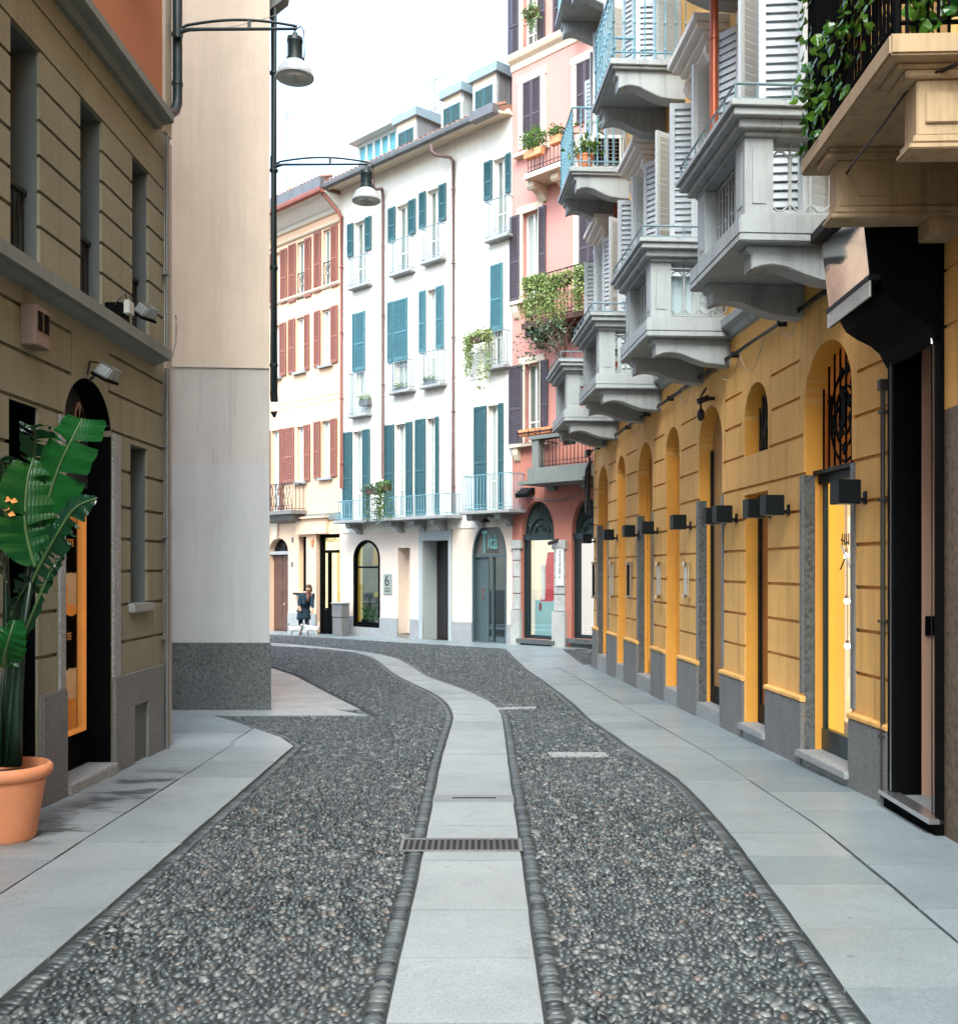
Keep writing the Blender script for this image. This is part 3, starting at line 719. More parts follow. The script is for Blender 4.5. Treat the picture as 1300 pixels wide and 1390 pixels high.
m=MB(); m.tube([(.04,.02,.06),(.07,.02,.11),(.10,0,.08),(.11,-.05,.0)],.006,6); m.tube([(-.03,.02,.06),(-.05,.02,.12),(-.10,0,.10),(-.12,-.02,0),(-.09,-.05,-.08)],.007,6); m.build('cable',M['iron'],e,auto=50)
# window sill of the upper orange wall
m=MB(); s_=SA(222,.2); m.prism([(0,7.15),(.16,7.22),(.24,7.3),(.24,7.36),(.28,7.4),(.28,7.46),(0,7.5)],s_+.10,s_+.75,'x')
m.box(s_+.16,s_+.24,0,.12,6.92,7.18); m.build('balcony_sill',M['cornice_gray'],ar)

# ================================================================ street lamps on arms
def street_lamp(loc,length,label):
    e=empty('street_lamp',loc,0,label,'street lamp',group='street lamps on curved arms')
    m=MB(); n=14; L=length
    m.tube([(0,0,-.04),(L*.10,0,-.01),(L,0,-.005)],[.03,.018,.015],8)
    m.tube([(0,0,-.02)]+[(L*(.08+.92*k/n),0,.085*math.sin(math.pi*(.12+.80*k/n))+.0) for k in range(n+1)],.014,8)
    m.box(L*.6-.015,L*.6+.015,-.012,.012,-.005,.085); m.tube([(0,0,-.10),(0,0,.10)],.04,10); m.build('arm',M['dark_green'],e,auto=40)
    m=MB(); m.tube([(L,0,.0),(L+.04,0,.02),(L+.07,0,-.03),(L+.075,0,-.25),(L+.07,0,-.33)],.007,6); m.build('cable',M['iron'],e,auto=50)
    x=L-.02; m=MB(); m.lathe([(0,-.04),(.02,-.045),(.028,-.075),(.045,-.09),(.078,-.10),(.082,-.14),(.075,-.15),(.075,-.29),(.085,-.30),(.085,-.33),(0,-.33)],(x,0,0),18)
    for k in range(4): a=k*math.pi/2+.5; m.tube([(x+.07*math.cos(a),.07*math.sin(a),-.10),(x+.07*math.cos(a),.07*math.sin(a),-.075)],.006,5)
    m.build('gear_housing',M['dark_green'],e,auto=35)
    m=MB(); m.lathe([(.06,-.33),(.09,-.335),(.135,-.37),(.168,-.42),(.182,-.47),(.190,-.48),(.190,-.50),(.178,-.50),(.165,-.43),(.13,-.38),(.06,-.345)],(x,0,0),32); m.build('shade',M['lampshade'],e,auto=35)
    m=MB(); m.lathe([(0,-.47),(.09,-.49),(.16,-.50),(.177,-.495)],(x,0,0),24); m.build('diffuser',paint('prismatic glass',(.42,.45,.42),.2,.2),e,smooth=True)
    m=MB(); m.tube([(x,0,-.005),(x,0,-.05)],.01,6); m.build('hook',M['iron'],e)
street_lamp((-3.03,10.0,CH+(HY-38)/F*10.0),1.20,'grey dome street lamp on the nearer curved arm by the olive building')
street_lamp((-2.74,13.25,CH+(HY-222)/F*13.25),1.26,'grey dome street lamp on the farther curved arm in front of the white building')

# ================================================================ beige building whose blank end faces the camera
B=Fac((-2.73,12.97),(-1,0))
br=B.root('beige_building','tall beige building with blank end wall and dark pitted stone base','building')
TOPB=11.0
m=MB(); a=[(0,-.002),(4.3,-.002),(8.3,-11),(4.17,-11)]     # plan in local x (left) and y (towards camera)
m.prism(a,-.6,TOPB,'z'); m.build('wall',M['beige'],br)
zb=CH+(HY-873)/F*12.9
m=MB(); m.prism([(-.03,.04),(4.3,.04),(4.3,.0),(0.0,0),(4.17,-11),(4.14,-11)],-.6,zb,'z'); m.build('stone_base',M['dark_granite'],br,bevel=.01)
zt=CH+(HY-500)/F*12.97; zm=CH+(HY-628)/F*12.97
m=MB(); m.box(.002,4.3,0,.004,zb,zm); m.build('grey_repaint',M['patch_gray'],br)
m=MB(); m.box(.002,4.3,0,.0025,zm,zt); m.build('pale_repair',M['patch_light'],br)
m=MB(); m.tube([(0,.012,zt-.005),(1.5,.012,zt+.02)],.007,6); m.build('wall_cable',M['gutter'],br)
m=MB(); px_=-.0; m.tube([(.006,-.33,CH+(HY-545)/F*13.3),(.006,-.30,CH+(HY-535)/F*13.3),(.006,-.30,10.9)],.052,12)
for z in (4.3,5.6,6.9,8.2): m.tube([(.006,-.30,z),(.006,-.30,z+.03)],.058,12)
m.tube([(.006,-.30,4.45),(-.04,-.30,4.43)],.006,5); m.tube([(.006,-.3,3.7),(.0,-.31,3.62)],[.05,.015],8)
m.build('downpipe',M['dark_green'],br,auto=45)
m=MB(); m.prism([(.10,9.0),(-.16,9.2),(-.20,9.45),(-.25,9.7),(-.25,9.8),(.1,9.8)],-.45,-.25,'y'); m.build('eave_bracket',M['cornice_gray'],br)
m=MB(); m.prism([(0,.3),(4.6,.3),(8.6,-11.2),(4.0,-11.2),(-.25,.1)],TOPB,TOPB+.15,'z'); m.build('roof',M['zinc'],br)
# loose cable on the post
e=empty('loose_cable',A.W(-.02,.03,3.9),A.rz,'loose grey cable hanging on the weathered corner post','cable')
m=MB(); m.tube([(-.05,.0,.28),(-.06,.01,.26),(-.065,.01,.15),(-.05,.01,0),(0,.0,-.1),(.02,0,-.16)],.007,6); m.build('cable_strand',M['gutter'],e,auto=60)
a_=Vector(A.W(.1,.05,CH+(HY-48)/F*10.0)); b_=Vector((-2.6,13.4,CH+(HY-15)/F*13.4)); e=empty('overhead_wire',tuple(a_),0,'thin pale wire strung from the olive building corner past the nearer lamp arm','wire')
m=MB(); m.tube([(b_-a_)*t+Vector((0,0,-.06*math.sin(math.pi*t))) for t in [i/8 for i in range(9)]],.004,4); m.build('wire_strand',M['gutter'],e)
# ================================================================ helpers for the far fronts
def shutter_mb(w,h,t=.035,pitch=.055,mid=True):
    """louvred leaf, hinge at x=0, width w, bottom z=0, lying in y 0..t; returns frame and slats"""
    f=MB(); st=min(.06,w*.16); f.box(0,st,0,t,0,h); f.box(w-st,w,0,t,0,h); f.box(st,w-st,.002,t-.002,0,.10); f.box(st,w-st,.002,t-.002,h-.07,h)
    rails=[(.10,h-.07)]
    if mid: zc=h*.46; f.box(st,w-st,.002,t-.002,zc-.03,zc+.03); rails=[(.10,zc-.03),(zc+.03,h-.07)]
    for a,b in rails:
        n=max(1,int((b-a)/pitch)); p=(b-a)/n
        for k in range(n):
            z=a+p*(k+.5); f.add([(st,t*.12,z+p*.62),(w-st,t*.12,z+p*.62),(w-st,t*.85,z-p*.50),(st,t*.85,z-p*.50),(st,t*.02,z+p*.55),(w-st,t*.02,z+p*.55),(w-st,t*.7,z-p*.56),(st,t*.7,z-p*.56)],[(0,1,2,3),(7,6,5,4),(3,2,6,7),(0,4,5,1)])
    return f
def add_shutter(parent,x0,x1,z0,z1,mat,y=.035,ang=0,hinge='l',**k):
    w=abs(x1-x0); f=shutter_mb(w,z1-z0,**k)
    o=f.build('shutter',mat,parent,fix=False)
    if hinge=='l': o.location=(min(x0,x1),y,z0); o.rotation_euler=(0,0,R(ang))
    else:
        o.location=(max(x0,x1),y,z0); o.rotation_euler=(0,0,R(-ang)); o.scale=(-1,1,1)
    return o
def window(Fc,root,holes,op,yt,yb,shL=None,shR=None,ysb=None,mat=None,pane=None,frame=None,rd=.2,closed=None,angL=0,angR=0,mull=True,part=None,sill=None):
    xm=Fc.s(sum(op)/2); zt=Fc.zs(xm,yt); zb=Fc.zs(xm,yb); a,b=sorted((Fc.s(op[0]),Fc.s(op[1])))
    h=Hole(a,b,zb,zt,0,rd+.05); holes.append(h); e=empty('window',(0,0,0),0,parent=root)
    t=.05; m=MB(); m.box(a+.002,a+t,-rd,-rd+.05,zb,zt); m.box(b-t,b-.002,-rd,-rd+.05,zb,zt); m.box(a+t,b-t,-rd,-rd+.05,zt-t,zt-.002); m.box(a+t,b-t,-rd,-rd+.05,zb+.002,zb+t)
    if mull: c=(a+b)/2; m.box(c-.03,c+.03,-rd+.002,-rd+.052,zb+t,zt-t); zc=zb+(zt-zb)*.28; m.box(a+t,c-.03,-rd+.004,-rd+.045,zc,zc+.04); m.box(c+.03,b-t,-rd+.004,-rd+.045,zc,zc+.04)
    m.build('frame',frame or M['white_trim'],e)
    m=MB(); m.box(a,b,-rd-.02,-rd+.02,zb,zt); m.build('pane',pane or M['pane'],e)
    zs0=Fc.zs(xm,ysb) if ysb else zb
    for sh,ang,hg in ((shL,angL,None),(shR,angR,None)):
        if sh is None: continue
        p,q=sorted((Fc.s(sh[0]),Fc.s(sh[1]))); hg='l' if p>=xm-1e-3 and ang else ('r' if ang else 'l')
        add_shutter(e,p,q,zs0,zt+.02,mat,.03,ang,hg)
    if closed:
        p,q=sorted((Fc.s(closed[0]),Fc.s(closed[1]))); k=closed[2] if len(closed)>2 else 1
        for i in range(k): add_shutter(e,p+(q-p)*i/k+.004,p+(q-p)*(i+1)/k-.004,zs0,zt+.02,mat,.012)
    if sill: m=MB(); m.box(a-.12,b+.12,-.02,.13,zb-.09,zb-.002); m.build('sill',sill,e)
    return h
def railing(e,x0,x1,zb,zt,off,mat,pitch=.115,r=.0125,sides=True,double=True,lattice=False,name='railing'):
    m=MB(); m.box(x0-.015,x1+.015,off-.018,off+.018,zt-.025,zt); m.box(x0,x1,off-.01,off+.01,zb+.05,zb+.07)
    if double: m.box(x0,x1,off-.01,off+.01,zb+.16,zb+.175)
    n=max(2,int((x1-x0)/pitch))
    if lattice:
        for k in range(n+1):
            x=x0+(x1-x0)*k/n
            for dx in (-.25,.25):
                xe_=x+dx*(zt-zb)
                if x0-.05<xe_<x1+.05: m.tube([(x,off,zb),(xe_,off,zt)],r,4,False)
    for k in range(n+1):
        if lattice and k%3: continue
        x=x0+(x1-x0)*k/n; m.tube([(x,off,zb),(x,off,zt-.02)],r,5,False)
    if sides:
        for x in (x0,x1):
            m.box(x-.015,x+.015,0,off,zt-.026,zt-.001); m.box(x-.01,x+.01,0,off,zb+.05,zb+.07); k=.09
            while k<off-.03: m.tube([(x,k,zb),(x,k,zt-.02)],r,5,False); k+=pitch
    return m.build(name,mat,e,fix=False)
def balconette(Fc,root,px0,px1,yt,yb,mat,off=.22,slabm=None,th=.10,**k):
    x0,x1=sorted((Fc.s(px0,off),Fc.s(px1,off))); xm=(x0+x1)/2; zt=Fc.zs(xm,yt,off); zb=Fc.zs(xm,yb,off)
    e=empty('balcony',(0,0,0),0,parent=root); railing(e,x0,x1,zb,zt,off,mat,**k)
    m=MB(); m.box(x0-.05,x1+.05,-.02,off+.04,zb-th,zb); m.build('slab',slabm or M['light_granite'],e,bevel=.015); return e,x0,x1,zb,zt
def corbel(m,x,w,off,z,h):
    m.prism([(0,z),(off,z),(off,z-h*.35),(off*.9,z-h*.5),(off*.62,z-h*.42),(off*.35,z-h*.62),(off*.12,z-h),(0,z-h)],x-w/2,x+w/2,'x')
def leaf_cloud(m,pts,size,spread=.03,droop=0):
    for p in pts:
        s_=size*random.uniform(.6,1.3); a=random.uniform(0,6.28); b=random.uniform(-1.2,1.0); c=Vector(p)+Vector((random.gauss(0,spread),random.gauss(0,spread),random.gauss(0,spread)))
        u=Vector((math.cos(a)*math.cos(b),math.sin(a)*math.cos(b),math.sin(b)-droop)).normalized(); v=u.cross(Vector((random.gauss(0,1),random.gauss(0,1),1))).normalized()
        m.add([c,c+u*s_*.5+v*s_*.32,c+u*s_,c+u*s_*.5-v*s_*.32],[(0,1,2,3)])
def plant(Fc,name,label,cat,px0,px1,y0,y1,off,mat,n=900,size=.07,shape='hang',pot=True,group=None,tails=6,potmat=None):
    xa,xb=sorted((Fc.s(px0,off),Fc.s(px1,off))); xm=(xa+xb)/2; zt=Fc.zs(xm,y0,off); zb=Fc.zs(xm,y1,off)
    e=empty(name,Fc.W(xm,off,zb if shape!='hang' else zt-.25),Fc.rz,label,cat,group); w=(xb-xa)/2; z0=e.location.z; pts=[]; m=MB()
    if shape=='hang':
        tl=[(random.uniform(-w,w),random.uniform(.55,1.0)) for _ in range(tails)]
        for _ in range(n):
            if random.random()<.35: x=random.uniform(-w,w); z=zt-random.random()**1.3*.35; 
            else:
                t=random.choice(tl); k=random.random(); x=t[0]+random.gauss(0,.07*(1-.4*k)); z=zt-.1-k*t[1]*(zt-zb-.1)
            pts.append((x,random.uniform(-.08,.16),z-z0))
    elif shape=='ball':
        for _ in range(n):
            x,y,z=[random.gauss(0,1) for _ in range(3)]; r=random.uniform(.5,1)/math.sqrt(x*x+y*y+z*z); pts.append((x*r*w,y*r*min(w,.25),(zt-zb)/2+z*r*(zt-zb)/2))
    leaf_cloud(m,pts,size,.02,.5 if shape=='hang' else 0); m.build('foliage',mat,e,fix=False)
    if pot:
        m=MB(); pw=min(w*.8,.30); zp=(zt-.34-z0) if shape=='hang' else -.16
        m.prism([(-pw,zp),(pw,zp),(pw*1.05,zp+.2),(-pw*1.05,zp+.2)],-.09,.09,'y'); m.build('planter',potmat or (M['brown_wood'] if shape=='hang' else M['terracotta']),e,bevel=.01)
    return e
X4=lambda x:360+x/3.8235
Y4=lambda y:180+y/3.8235
Y5=lambda y:520+y/3.8235

# ================================================================ white building with teal shutters
Wf=Fac((.93,27.9),(-.7071,.7071)); S=Wf.s
wr=Wf.root('white_building','white building with teal louvred shutters, iron balconies and dormers at the bend','building')
XE=S(462.5); H=[]
zband=Wf.z(520,709); zroof=Wf.z(600,197)
def w4(op,yt,yb,**k): return window(Wf,wr,H,(X4(op[0]),X4(op[1])),Y4(yt),Y4(yb),**k)
P4=lambda a:(X4(a[0]),X4(a[1]))
tl=M['teal']; t2=M['teal2']; cr=M['pane_pale']
# top row
w4((462,520),458,795,shL=P4((430,462)),shR=P4((522,556)),ysb=Y4(628),mat=tl)
w4((682,742),372,715,shL=P4((642,680)),shR=P4((747,785)),ysb=Y4(548),mat=tl)
w4((840,902),292,655,shL=P4((803,838)),shR=P4((906,943)),ysb=Y4(478),mat=tl)
w4((1184,1250),130,525,shL=P4((1140,1182)),shR=P4((1252,1279)),ysb=Y4(330),mat=tl)
BALC=[]
for a,b,yt,yb in ((432,524,640,788),(645,747,548,718),(809,908,480,655),(1143,1256,338,535)): balconette(Wf,wr,X4(a),X4(b),Y4(yt),Y4(yb),M['balc_rail'])
# second row from top
w4((470,515),935,1360,closed=P4((468,521)),shL=P4((457,467)),ysb=Y4(1235),mat=t2,pane=cr)
w4((672,735),868,1335,closed=P4((666,742)),shL=P4((640,664)),ysb=Y4(1182),mat=t2,pane=cr)
w4((840,889),812,1300,shL=P4((803,837)),shR=P4((891,931)),ysb=Y4(1130),mat=t2,pane=cr)
w4((1175,1232),685,1205,closed=P4((1170,1236)),ysb=Y4(1025),mat=t2,pane=M['pane'])
for a,b,yt,yb in ((432,523,1242,1460),(646,750,1185,1335),(806,910,1130,1305),(1145,1238,1028,1208)): balconette(Wf,wr,X4(a),X4(b),Y4(yt),Y4(yb),M['balc_rail'])
# french windows of the first floor
def w5(op,yt,yb,**k): return window(Wf,wr,H,(X4(op[0]),X4(op[1])),Y5(yt),Y5(yb),**k)
w5((457,507),250,700,shL=P4((407,455)),shR=P4((509,547)),mat=tl,pane=cr)
w5((675,733),212,690,shL=P4((623,673)),shR=P4((735,768)),mat=tl,pane=cr)
w5((838,886),182,684,shL=P4((783,836)),shR=P4((888,905)),mat=tl,pane=cr)
w5((1154,1212),115,662,shL=P4((1088,1152)),shR=P4((1214,1240)),mat=tl,pane=cr)
wall('upper_wall',wr,M['white_wall'],.0,XE,zband,zroof,H,[(0,XE,Wf.z(600,y),Wf.z(600,y)+.03,.012) for y in (352,359.5,517,525)],ends=.5)
# long balcony and short balcony
def longbalc(px0,px1,yt,yb,cb,off=.65):
    x0,x1=sorted((S(px0,off),S(px1,off))); xm=(x0+x1)/2; zt=Wf.zs(xm,yt,off); zb=Wf.zs(xm,yb,off)
    e=empty('balcony',(0,0,0),0,parent=wr); railing(e,x0,x1,zb,zt,off,M['blue_rail'],pitch=.115)
    m=MB(); m.box(x0-.08,x1+.08,0,off+.07,zb-.10,zb); m.build('slab',M['light_granite'],e,bevel=.015)
    m=MB()
    for c in cb: corbel(m,S(c,.3),.22,off*.85,zb-.10,.34)
    m.each('corbel',M['light_granite'],e); return e,zb
longbalc(456,604,675.5-.5,703,(480,536,566,594)); longbalc(628,690,643.5,692.5,(645,683))
m=MB(); m.box(0.002,XE,-.02,.02,zband-.30,zband); m.build('string_course',M['white_wall'],wr)
# ground floor
zpl=Wf.z(520,838.5); L=[]
AW=Hole(S(480),S(515.8),Wf.z(498,851.5),Wf.z(498,733),.62,.14); NI=Hole(S(540),S(556.5),Wf.z(548,861),Wf.z(548,743.6),0,.4)
DO=Hole(S(574.5),S(609.5),-1.2,Wf.z(592,733.5),0,.75); TI=Hole(S(641),S(687.5),-1.2,Wf.z(664,708.5),.98,.22)
low=[AW,NI,DO,TI]
wall('ground_floor_wall',wr,M['cream_low'],0,XE,-1.2,zband-.30,low,ends=.5)
def plinths(root,Fc,segs,z1,mat=M['light_granite']):
    m=MB()
    for a,b in segs: m.box(min(a,b),max(a,b),-.03,.03,-1.2,z1)
    return m.each('plinth',mat,root,bevel=.01)
gl=between([NI,DO,TI],0,XE); plinths(wr,Wf,[(a,b) for a,b in gl if not(a<AW.x0<b)],zpl)
m=MB()
for a,b in gl:
    if a<AW.x0<b: m.box(a,AW.x0,-.03,.03,-1.2,zpl); m.box(AW.x1,b,-.03,.03,-1.2,zpl); m.box(AW.x0,AW.x1,-.03,.03,-1.2,AW.z0)
m.each('plinth',M['light_granite'],wr)
m=MB(); zt=DO.z1; m.box(S(613.6),DO.x0,-.02,.04,-1.2,zband-.31); m.box(DO.x1,S(569.5),-.02,.04,-1.2,zband-.31); m.box(DO.x0,DO.x1,-.02,.04,zt,zband-.31)
t=.004; m.box(DO.x1-t,DO.x1,-.7,-.02,-1.2,zt); m.box(DO.x0,DO.x0+t,-.7,-.02,-1.2,zt); m.each('door_surround',M['gray_paint'],wr)
e=empty('street_door',(0,0,0),0,parent=wr); m=MB(); m.box(DO.x0,DO.x1,-.62,-.56,-1.2,zt)
z=-.5
while z<zt-.1: m.box(DO.x0,DO.x1-.05,-.565,-.545,z,z+.012); z+=.22
m.build('leaf',M['wood'],e); m=MB(); m.ball((DO.x0+.1,-.53,.35),.04); m.build('handle',M['steel'],e,smooth=True)
m=MB(); m.box(NI.x0,NI.x1,-.41,-.38,-1,NI.z1); m.build('niche_back',M['cream_low'],wr)
m=MB(); m.box(NI.x0,NI.x1,-.38,.0,NI.z0-.12,NI.z0-.0); m.box(NI.x0+.0,NI.x0+.2,-.38,-.2,NI.z0,NI.z0+.25); m.build('niche_step',M['gray_granite'],wr)
# arched shop window
e=empty('arched_window',(0,0,0),0,parent=wr)
def ring(h,w,y0,y1,z0=None):
    o=h.outline(0,z0); i=h.outline(w,(h.z0 if z0 is None else z0)+w); i[0]=(h.x0+w,i[0][1]); i[1]=(h.x1-w,i[1][1]); m=MB(); n=len(o)
    for k in range(n):
        l=(k+1)%n; m.quad((o[k][0],y1,o[k][1]),(o[l][0],y1,o[l][1]),(i[l][0],y1,i[l][1]),(i[k][0],y1,i[k][1])); m.quad((i[k][0],y1,i[k][1]),(i[l][0],y1,i[l][1]),(i[l][0],y0,i[l][1]),(i[k][0],y0,i[k][1]))
        m.quad((o[k][0],y1,o[k][1]),(o[l][0],y1,o[l][1]),(o[l][0],y0,o[l][1]),(o[k][0],y0,o[k][1]))
    return m
m=ring(AW,.075,-.12,.02); m.box(AW.x0+.07,AW.x1-.07,-.1,-.05,AW.z0+1.93,AW.z0+1.99); m.box(AW.x0+.07,AW.x1-.07,-.1,-.0,AW.z0+.07,AW.z0+.16); m.build('frame',M['black'],e)
m=MB(); m.prism(AW.outline(.05),-.085,-.08,'y'); m.build('pane',M['glass_dark'],e)
m=MB(); m.box(AW.x0,AW.x1+1.1,-.92,-.90,AW.z0,AW.z1+.2); m.build('shop_back',emis('dim shop interior',(.16,.17,.14),1.2,(.36,.31,.2),1.5),e)
def indoor(fc,name,px,py,off,label,cat,build): 
    x=fc.s(px,off); z=fc.zs(x,py,off); r=empty(name,fc.W(x,off,z),fc.rz,label,cat); build(r); return r
def bl_(r):
    m=MB(); m.prism([(-.32,-.1),(.16,-.1),(.16,0),(.10,.35),(.0,.62),(-.06,.62),(-.2,.2)],-.05,.05,'y'); m.build('shade',emis('glowing orange lampshade',(1,.42,.06),1.2,(1,.6,.15)),r)
indoor(Wf,'pendant_lamp',511,763,-.3,'glowing orange pendant lampshade behind the arched shop window','lamp',bl_)
def bl2(r):
    m=MB(); m.lathe([(.07,0),(.1,-.14),(.1,-.16),(.0,-.16)],(0,0,.1),12); m.build('shade',emis('lit yellow shade',(1,.65,.15),1.3,(1,.7,.2)),r); m=MB(); m.tube([(0,0,-.05),(0,0,-.25)],.012); m.lathe([(0,0),(.07,0),(.07,.02),(0,.02)],(0,0,-.27),12); m.build('base',M['iron'],r)
indoor(Wf,'table_lamp',511,808,-.3,'small lit yellow table lamp inside the arched shop window','lamp',bl2)
def gp_(r):
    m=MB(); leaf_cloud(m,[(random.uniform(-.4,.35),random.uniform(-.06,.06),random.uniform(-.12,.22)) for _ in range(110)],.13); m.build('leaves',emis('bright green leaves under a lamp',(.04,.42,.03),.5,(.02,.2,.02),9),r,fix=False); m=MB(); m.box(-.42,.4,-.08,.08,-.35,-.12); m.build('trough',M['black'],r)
indoor(Wf,'green_plants',503,836,-.3,'bright green potted plants at the bottom of the arched shop window','plant',gp_)
def sh_(r):
    m=MB(); m.box(-.45,.42,-.06,.06,0,.02); m.box(-.1,.42,-.06,.06,-.45,-.43); m.box(.12,.14,-.05,.05,-.45,0)
    for k in range(5): m.box(-.05+.1*k,.0+.1*k,-.03,.03,.02,.10+.05*(k%2))
    m.build('shelf_board',M['gutter'],r)
indoor(Wf,'display_shelf',505,812,-.42,'thin grey display shelf with small goods behind the arched shop window','shelf',sh_)
# plaque with house number
x=S(526.5); z0=Wf.zs(x,807); z1=Wf.zs(x,779); e=empty('number_plaque',Wf.W(x,0,z0),Wf.rz,'grey green plaque with the number 6 beside the arched window','sign')
m=MB(); m.box(-.20,.20,.0,.03,0,z1-z0); m.build('plate',paint('sage plaque',(.25,.29,.26),.4),e,bevel=.01); pk=M['iron']
textmesh('6','number',pk,e,(.14,.032,(z1-z0)*.42),TXR,.50,.003); marks('text',pk,e,-.13,.13,(z1-z0)*.25,.06,.031,7,1); marks('text',pk,e,-.14,.14,(z1-z0)*.12,.06,.031,8,2)
# Tita shop
e=empty('shop_door',(0,0,0),0,parent=wr); ft=paint('warm grey fascia panel',(.10,.095,.085),.45,.06); x0,x1=TI.x0,TI.x1; zl=Wf.z(664,754)
m=MB(); m.prism([p for p in TI.outline(.0,zl)],-.14,-.10,'y'); m.build('fascia',ft,e)
m=ring(TI,.06,-.15,.015,-.95); m.box(x0+.05,x1-.05,-.15,-.05,zl-.05,zl+.02); m.box(x0+.05,x1-.05,-.15,-.02,-.62,-.5); m.box(x1-.55,x1-.06,-.16,-.12,-.5,zl); m.box(S(666.5),S(666.5)+.045,-.15,-.08,-.5,zl); m.build('frame',paint('dark blue grey frame',(.05,.075,.085),.35),e)
m=MB(); m.box(x0+.05,x1-.06,-.135,-.13,-.5,zl); m.build('pane',M['glass_dark'],e)
m=MB(); m.box(x0-.05,x1+1,-.85,-.83,-1,zl+.3); m.build('shop_back',emis('dim grey interior',(.07,.085,.08),.5,(.11,.12,.11),1),e)
tm=paint('turquoise letters',(.16,.42,.40),.4,.03); xl=S(653.5,-.08); zt_=Wf.zs(xl,748,-.08)
textmesh('T','lettering',tm,e,(xl,-.09,Wf.zs(xl,751,-.08)),TXR,.95,.012,(.40,1,1)); textmesh('ità','lettering',tm,e,(xl-.24,-.09,Wf.zs(xl,745,-.08)),TXR,.62,.012,(.66,1,1))
marks('small_lettering',pk,e,xl-.66,xl-.17,Wf.zs(xl,751,-.08),.11,-.098,8,4)
m=MB(); m.tube([(x1-.38,-.1,.75),(x1-.38,-.04,.75),(x1-.38,-.04,1.0),(x1-.38,-.1,1.0)],.015,6); m.build('handle',M['copper'],e)
for k,(px,py,c) in enumerate(((651,862,(.1,.4,.5)),(655,864,(.6,.4,.5)),(659,860,(.2,.5,.45)),(650.5,852,(.5,.12,.05)),(650.5,856,(.3,.35,.05)),(657,867,(.7,.6,.65)))):
    x=S(px,-.12); z=Wf.zs(x,py,-.12); m=MB(); m.prism([(x+.07*math.cos(a)*(1+.3*math.sin(3*a)),z+.07*math.sin(a)) for a in [6.283*i/12 for i in range(12)]],-.128,-.124,'y'); m.build('sticker',paint('sticker %d'%k,c,.5),e)
# lamp above the arch
x=S(660,.3); z=Wf.zs(x,704,.3); m=MB(); m.tube([(x,0,z+.05),(x,.25,z+.1),(x,.32,z)],.02,6); m.lathe([(.0,.0),(.06,-.01),(.14,-.1),(.0,-.1)],(x,.33,z),10); e2=empty('spotlight',(0,0,0),0,parent=None)
e2.location=Wf.W(x,0,z); e2.rotation_euler=(0,0,Wf.rz); tag(e2,'dark spotlight over the arched turquoise lettered shop','spotlight'); m.v=[(v[0]-x,v[1],v[2]-z) for v in m.v]; m.build('lamp_head',M['iron'],e2)
# eaves, gutter, roof
def eaves(root,Fc,xa,xb,zw,zg,offg,soff,gut,body_h=None):
    m=MB(); m.prism([(-.05,zw-.02),(.0,zw),(.10,zw+.10),(.16,zw+.12),(offg-.1,zg-.06),(offg-.02,zg-.04),(offg-.02,zg+.02),(-.05,zg+.05)],xa,xb,'x'); m.build('eaves',soff,root)
    m=MB(); pr=[(offg-.02,zg+.12),(offg-.03,zg),(offg,zg-.06),(offg+.07,zg-.09),(offg+.15,zg-.04),(offg+.17,zg+.04),(offg+.17,zg+.09),(offg+.15,zg+.09),(offg+.13,zg)]; m.prism(pr,xa,xb,'x'); m.build('gutter',gut,root)
zg=Wf.z(600,183,.6)
eaves(wr,Wf,-.02,XE+.0,zroof,zg,.6,M['trim_cream'],M['gutter'])
m=MB(); m.prism([(.62,zg+.06),(.62,zg+.10),(-4.5,zg+2.3),(-9,zg),(-9,zg-.1)],.0,XE,'x'); rf=m.build('roof',M['tile'],wr)
m=MB(); x=.1
while x<XE: m.tube([(x,.70,zg+.10),(x,.2,zg+.34)],.075,7); x+=.21
m.build('eave_tiles',M['tile'],rf,fix=False)
m=MB(); m.box(.0,XE,-1.3,-8.9,-1.2,zg); m.build('building_body',M['white_wall'],wr)
m=MB(); m.box(-.01,.9,.55,.80,zg-.10,zg+.16); m.build('gutter_end',M['gutter'],wr)
# dormers
for px0,px1,yt,o_,side in ((641.8,673.2,105.5,-.5,'zinc'),(602,625.5,130,-.5,'teal'),(538.5,564.5,164,-.5,'zinc')):
    a,b=sorted((S(px0,o_),S(px1,o_))); xm=(a+b)/2; zt=Wf.zs(xm,yt,o_); e=empty('dormer',(0,0,0),0,parent=wr)
    m=MB(); m.box(a,b,o_-2.6,o_,zg,zt); m.build('front',M['trim_cream'],e)
    m=MB(); m.box(a-.03,a-.002,o_-2.6,o_-.02,zg,zt)
    for k in range(6): m.box(a-.055,a-.03,o_-.05-k*.45,o_-.08-k*.45,zg,zt)
    m.build('side_cladding',M['zinc'] if side=='zinc' else M['gray_paint'],e)
    m=MB(); m.prism([(o_+.12,zt+.0),(o_+.12,zt+.26),(o_-1.2,zt+.34),(o_-2.7,zt+.3),(o_-2.7,zt)],a-.14,b+.1,'x'); m.build('flashing_roof',M['slate_zinc'],e)
    f=shutter_mb(.36,1.15); 
    for j in (0,1): o=f.build('shutter',M['teal'] if px0>600 or 1 else tl,e,fix=False); o.location=(xm-.38+j*.38,o_+.01,zt-1.45)
    m=MB(); m.box(xm-.46,xm+.46,o_,o_+.02,zt-1.55,zt-.24); m.build('surround',M['white_trim'],e)
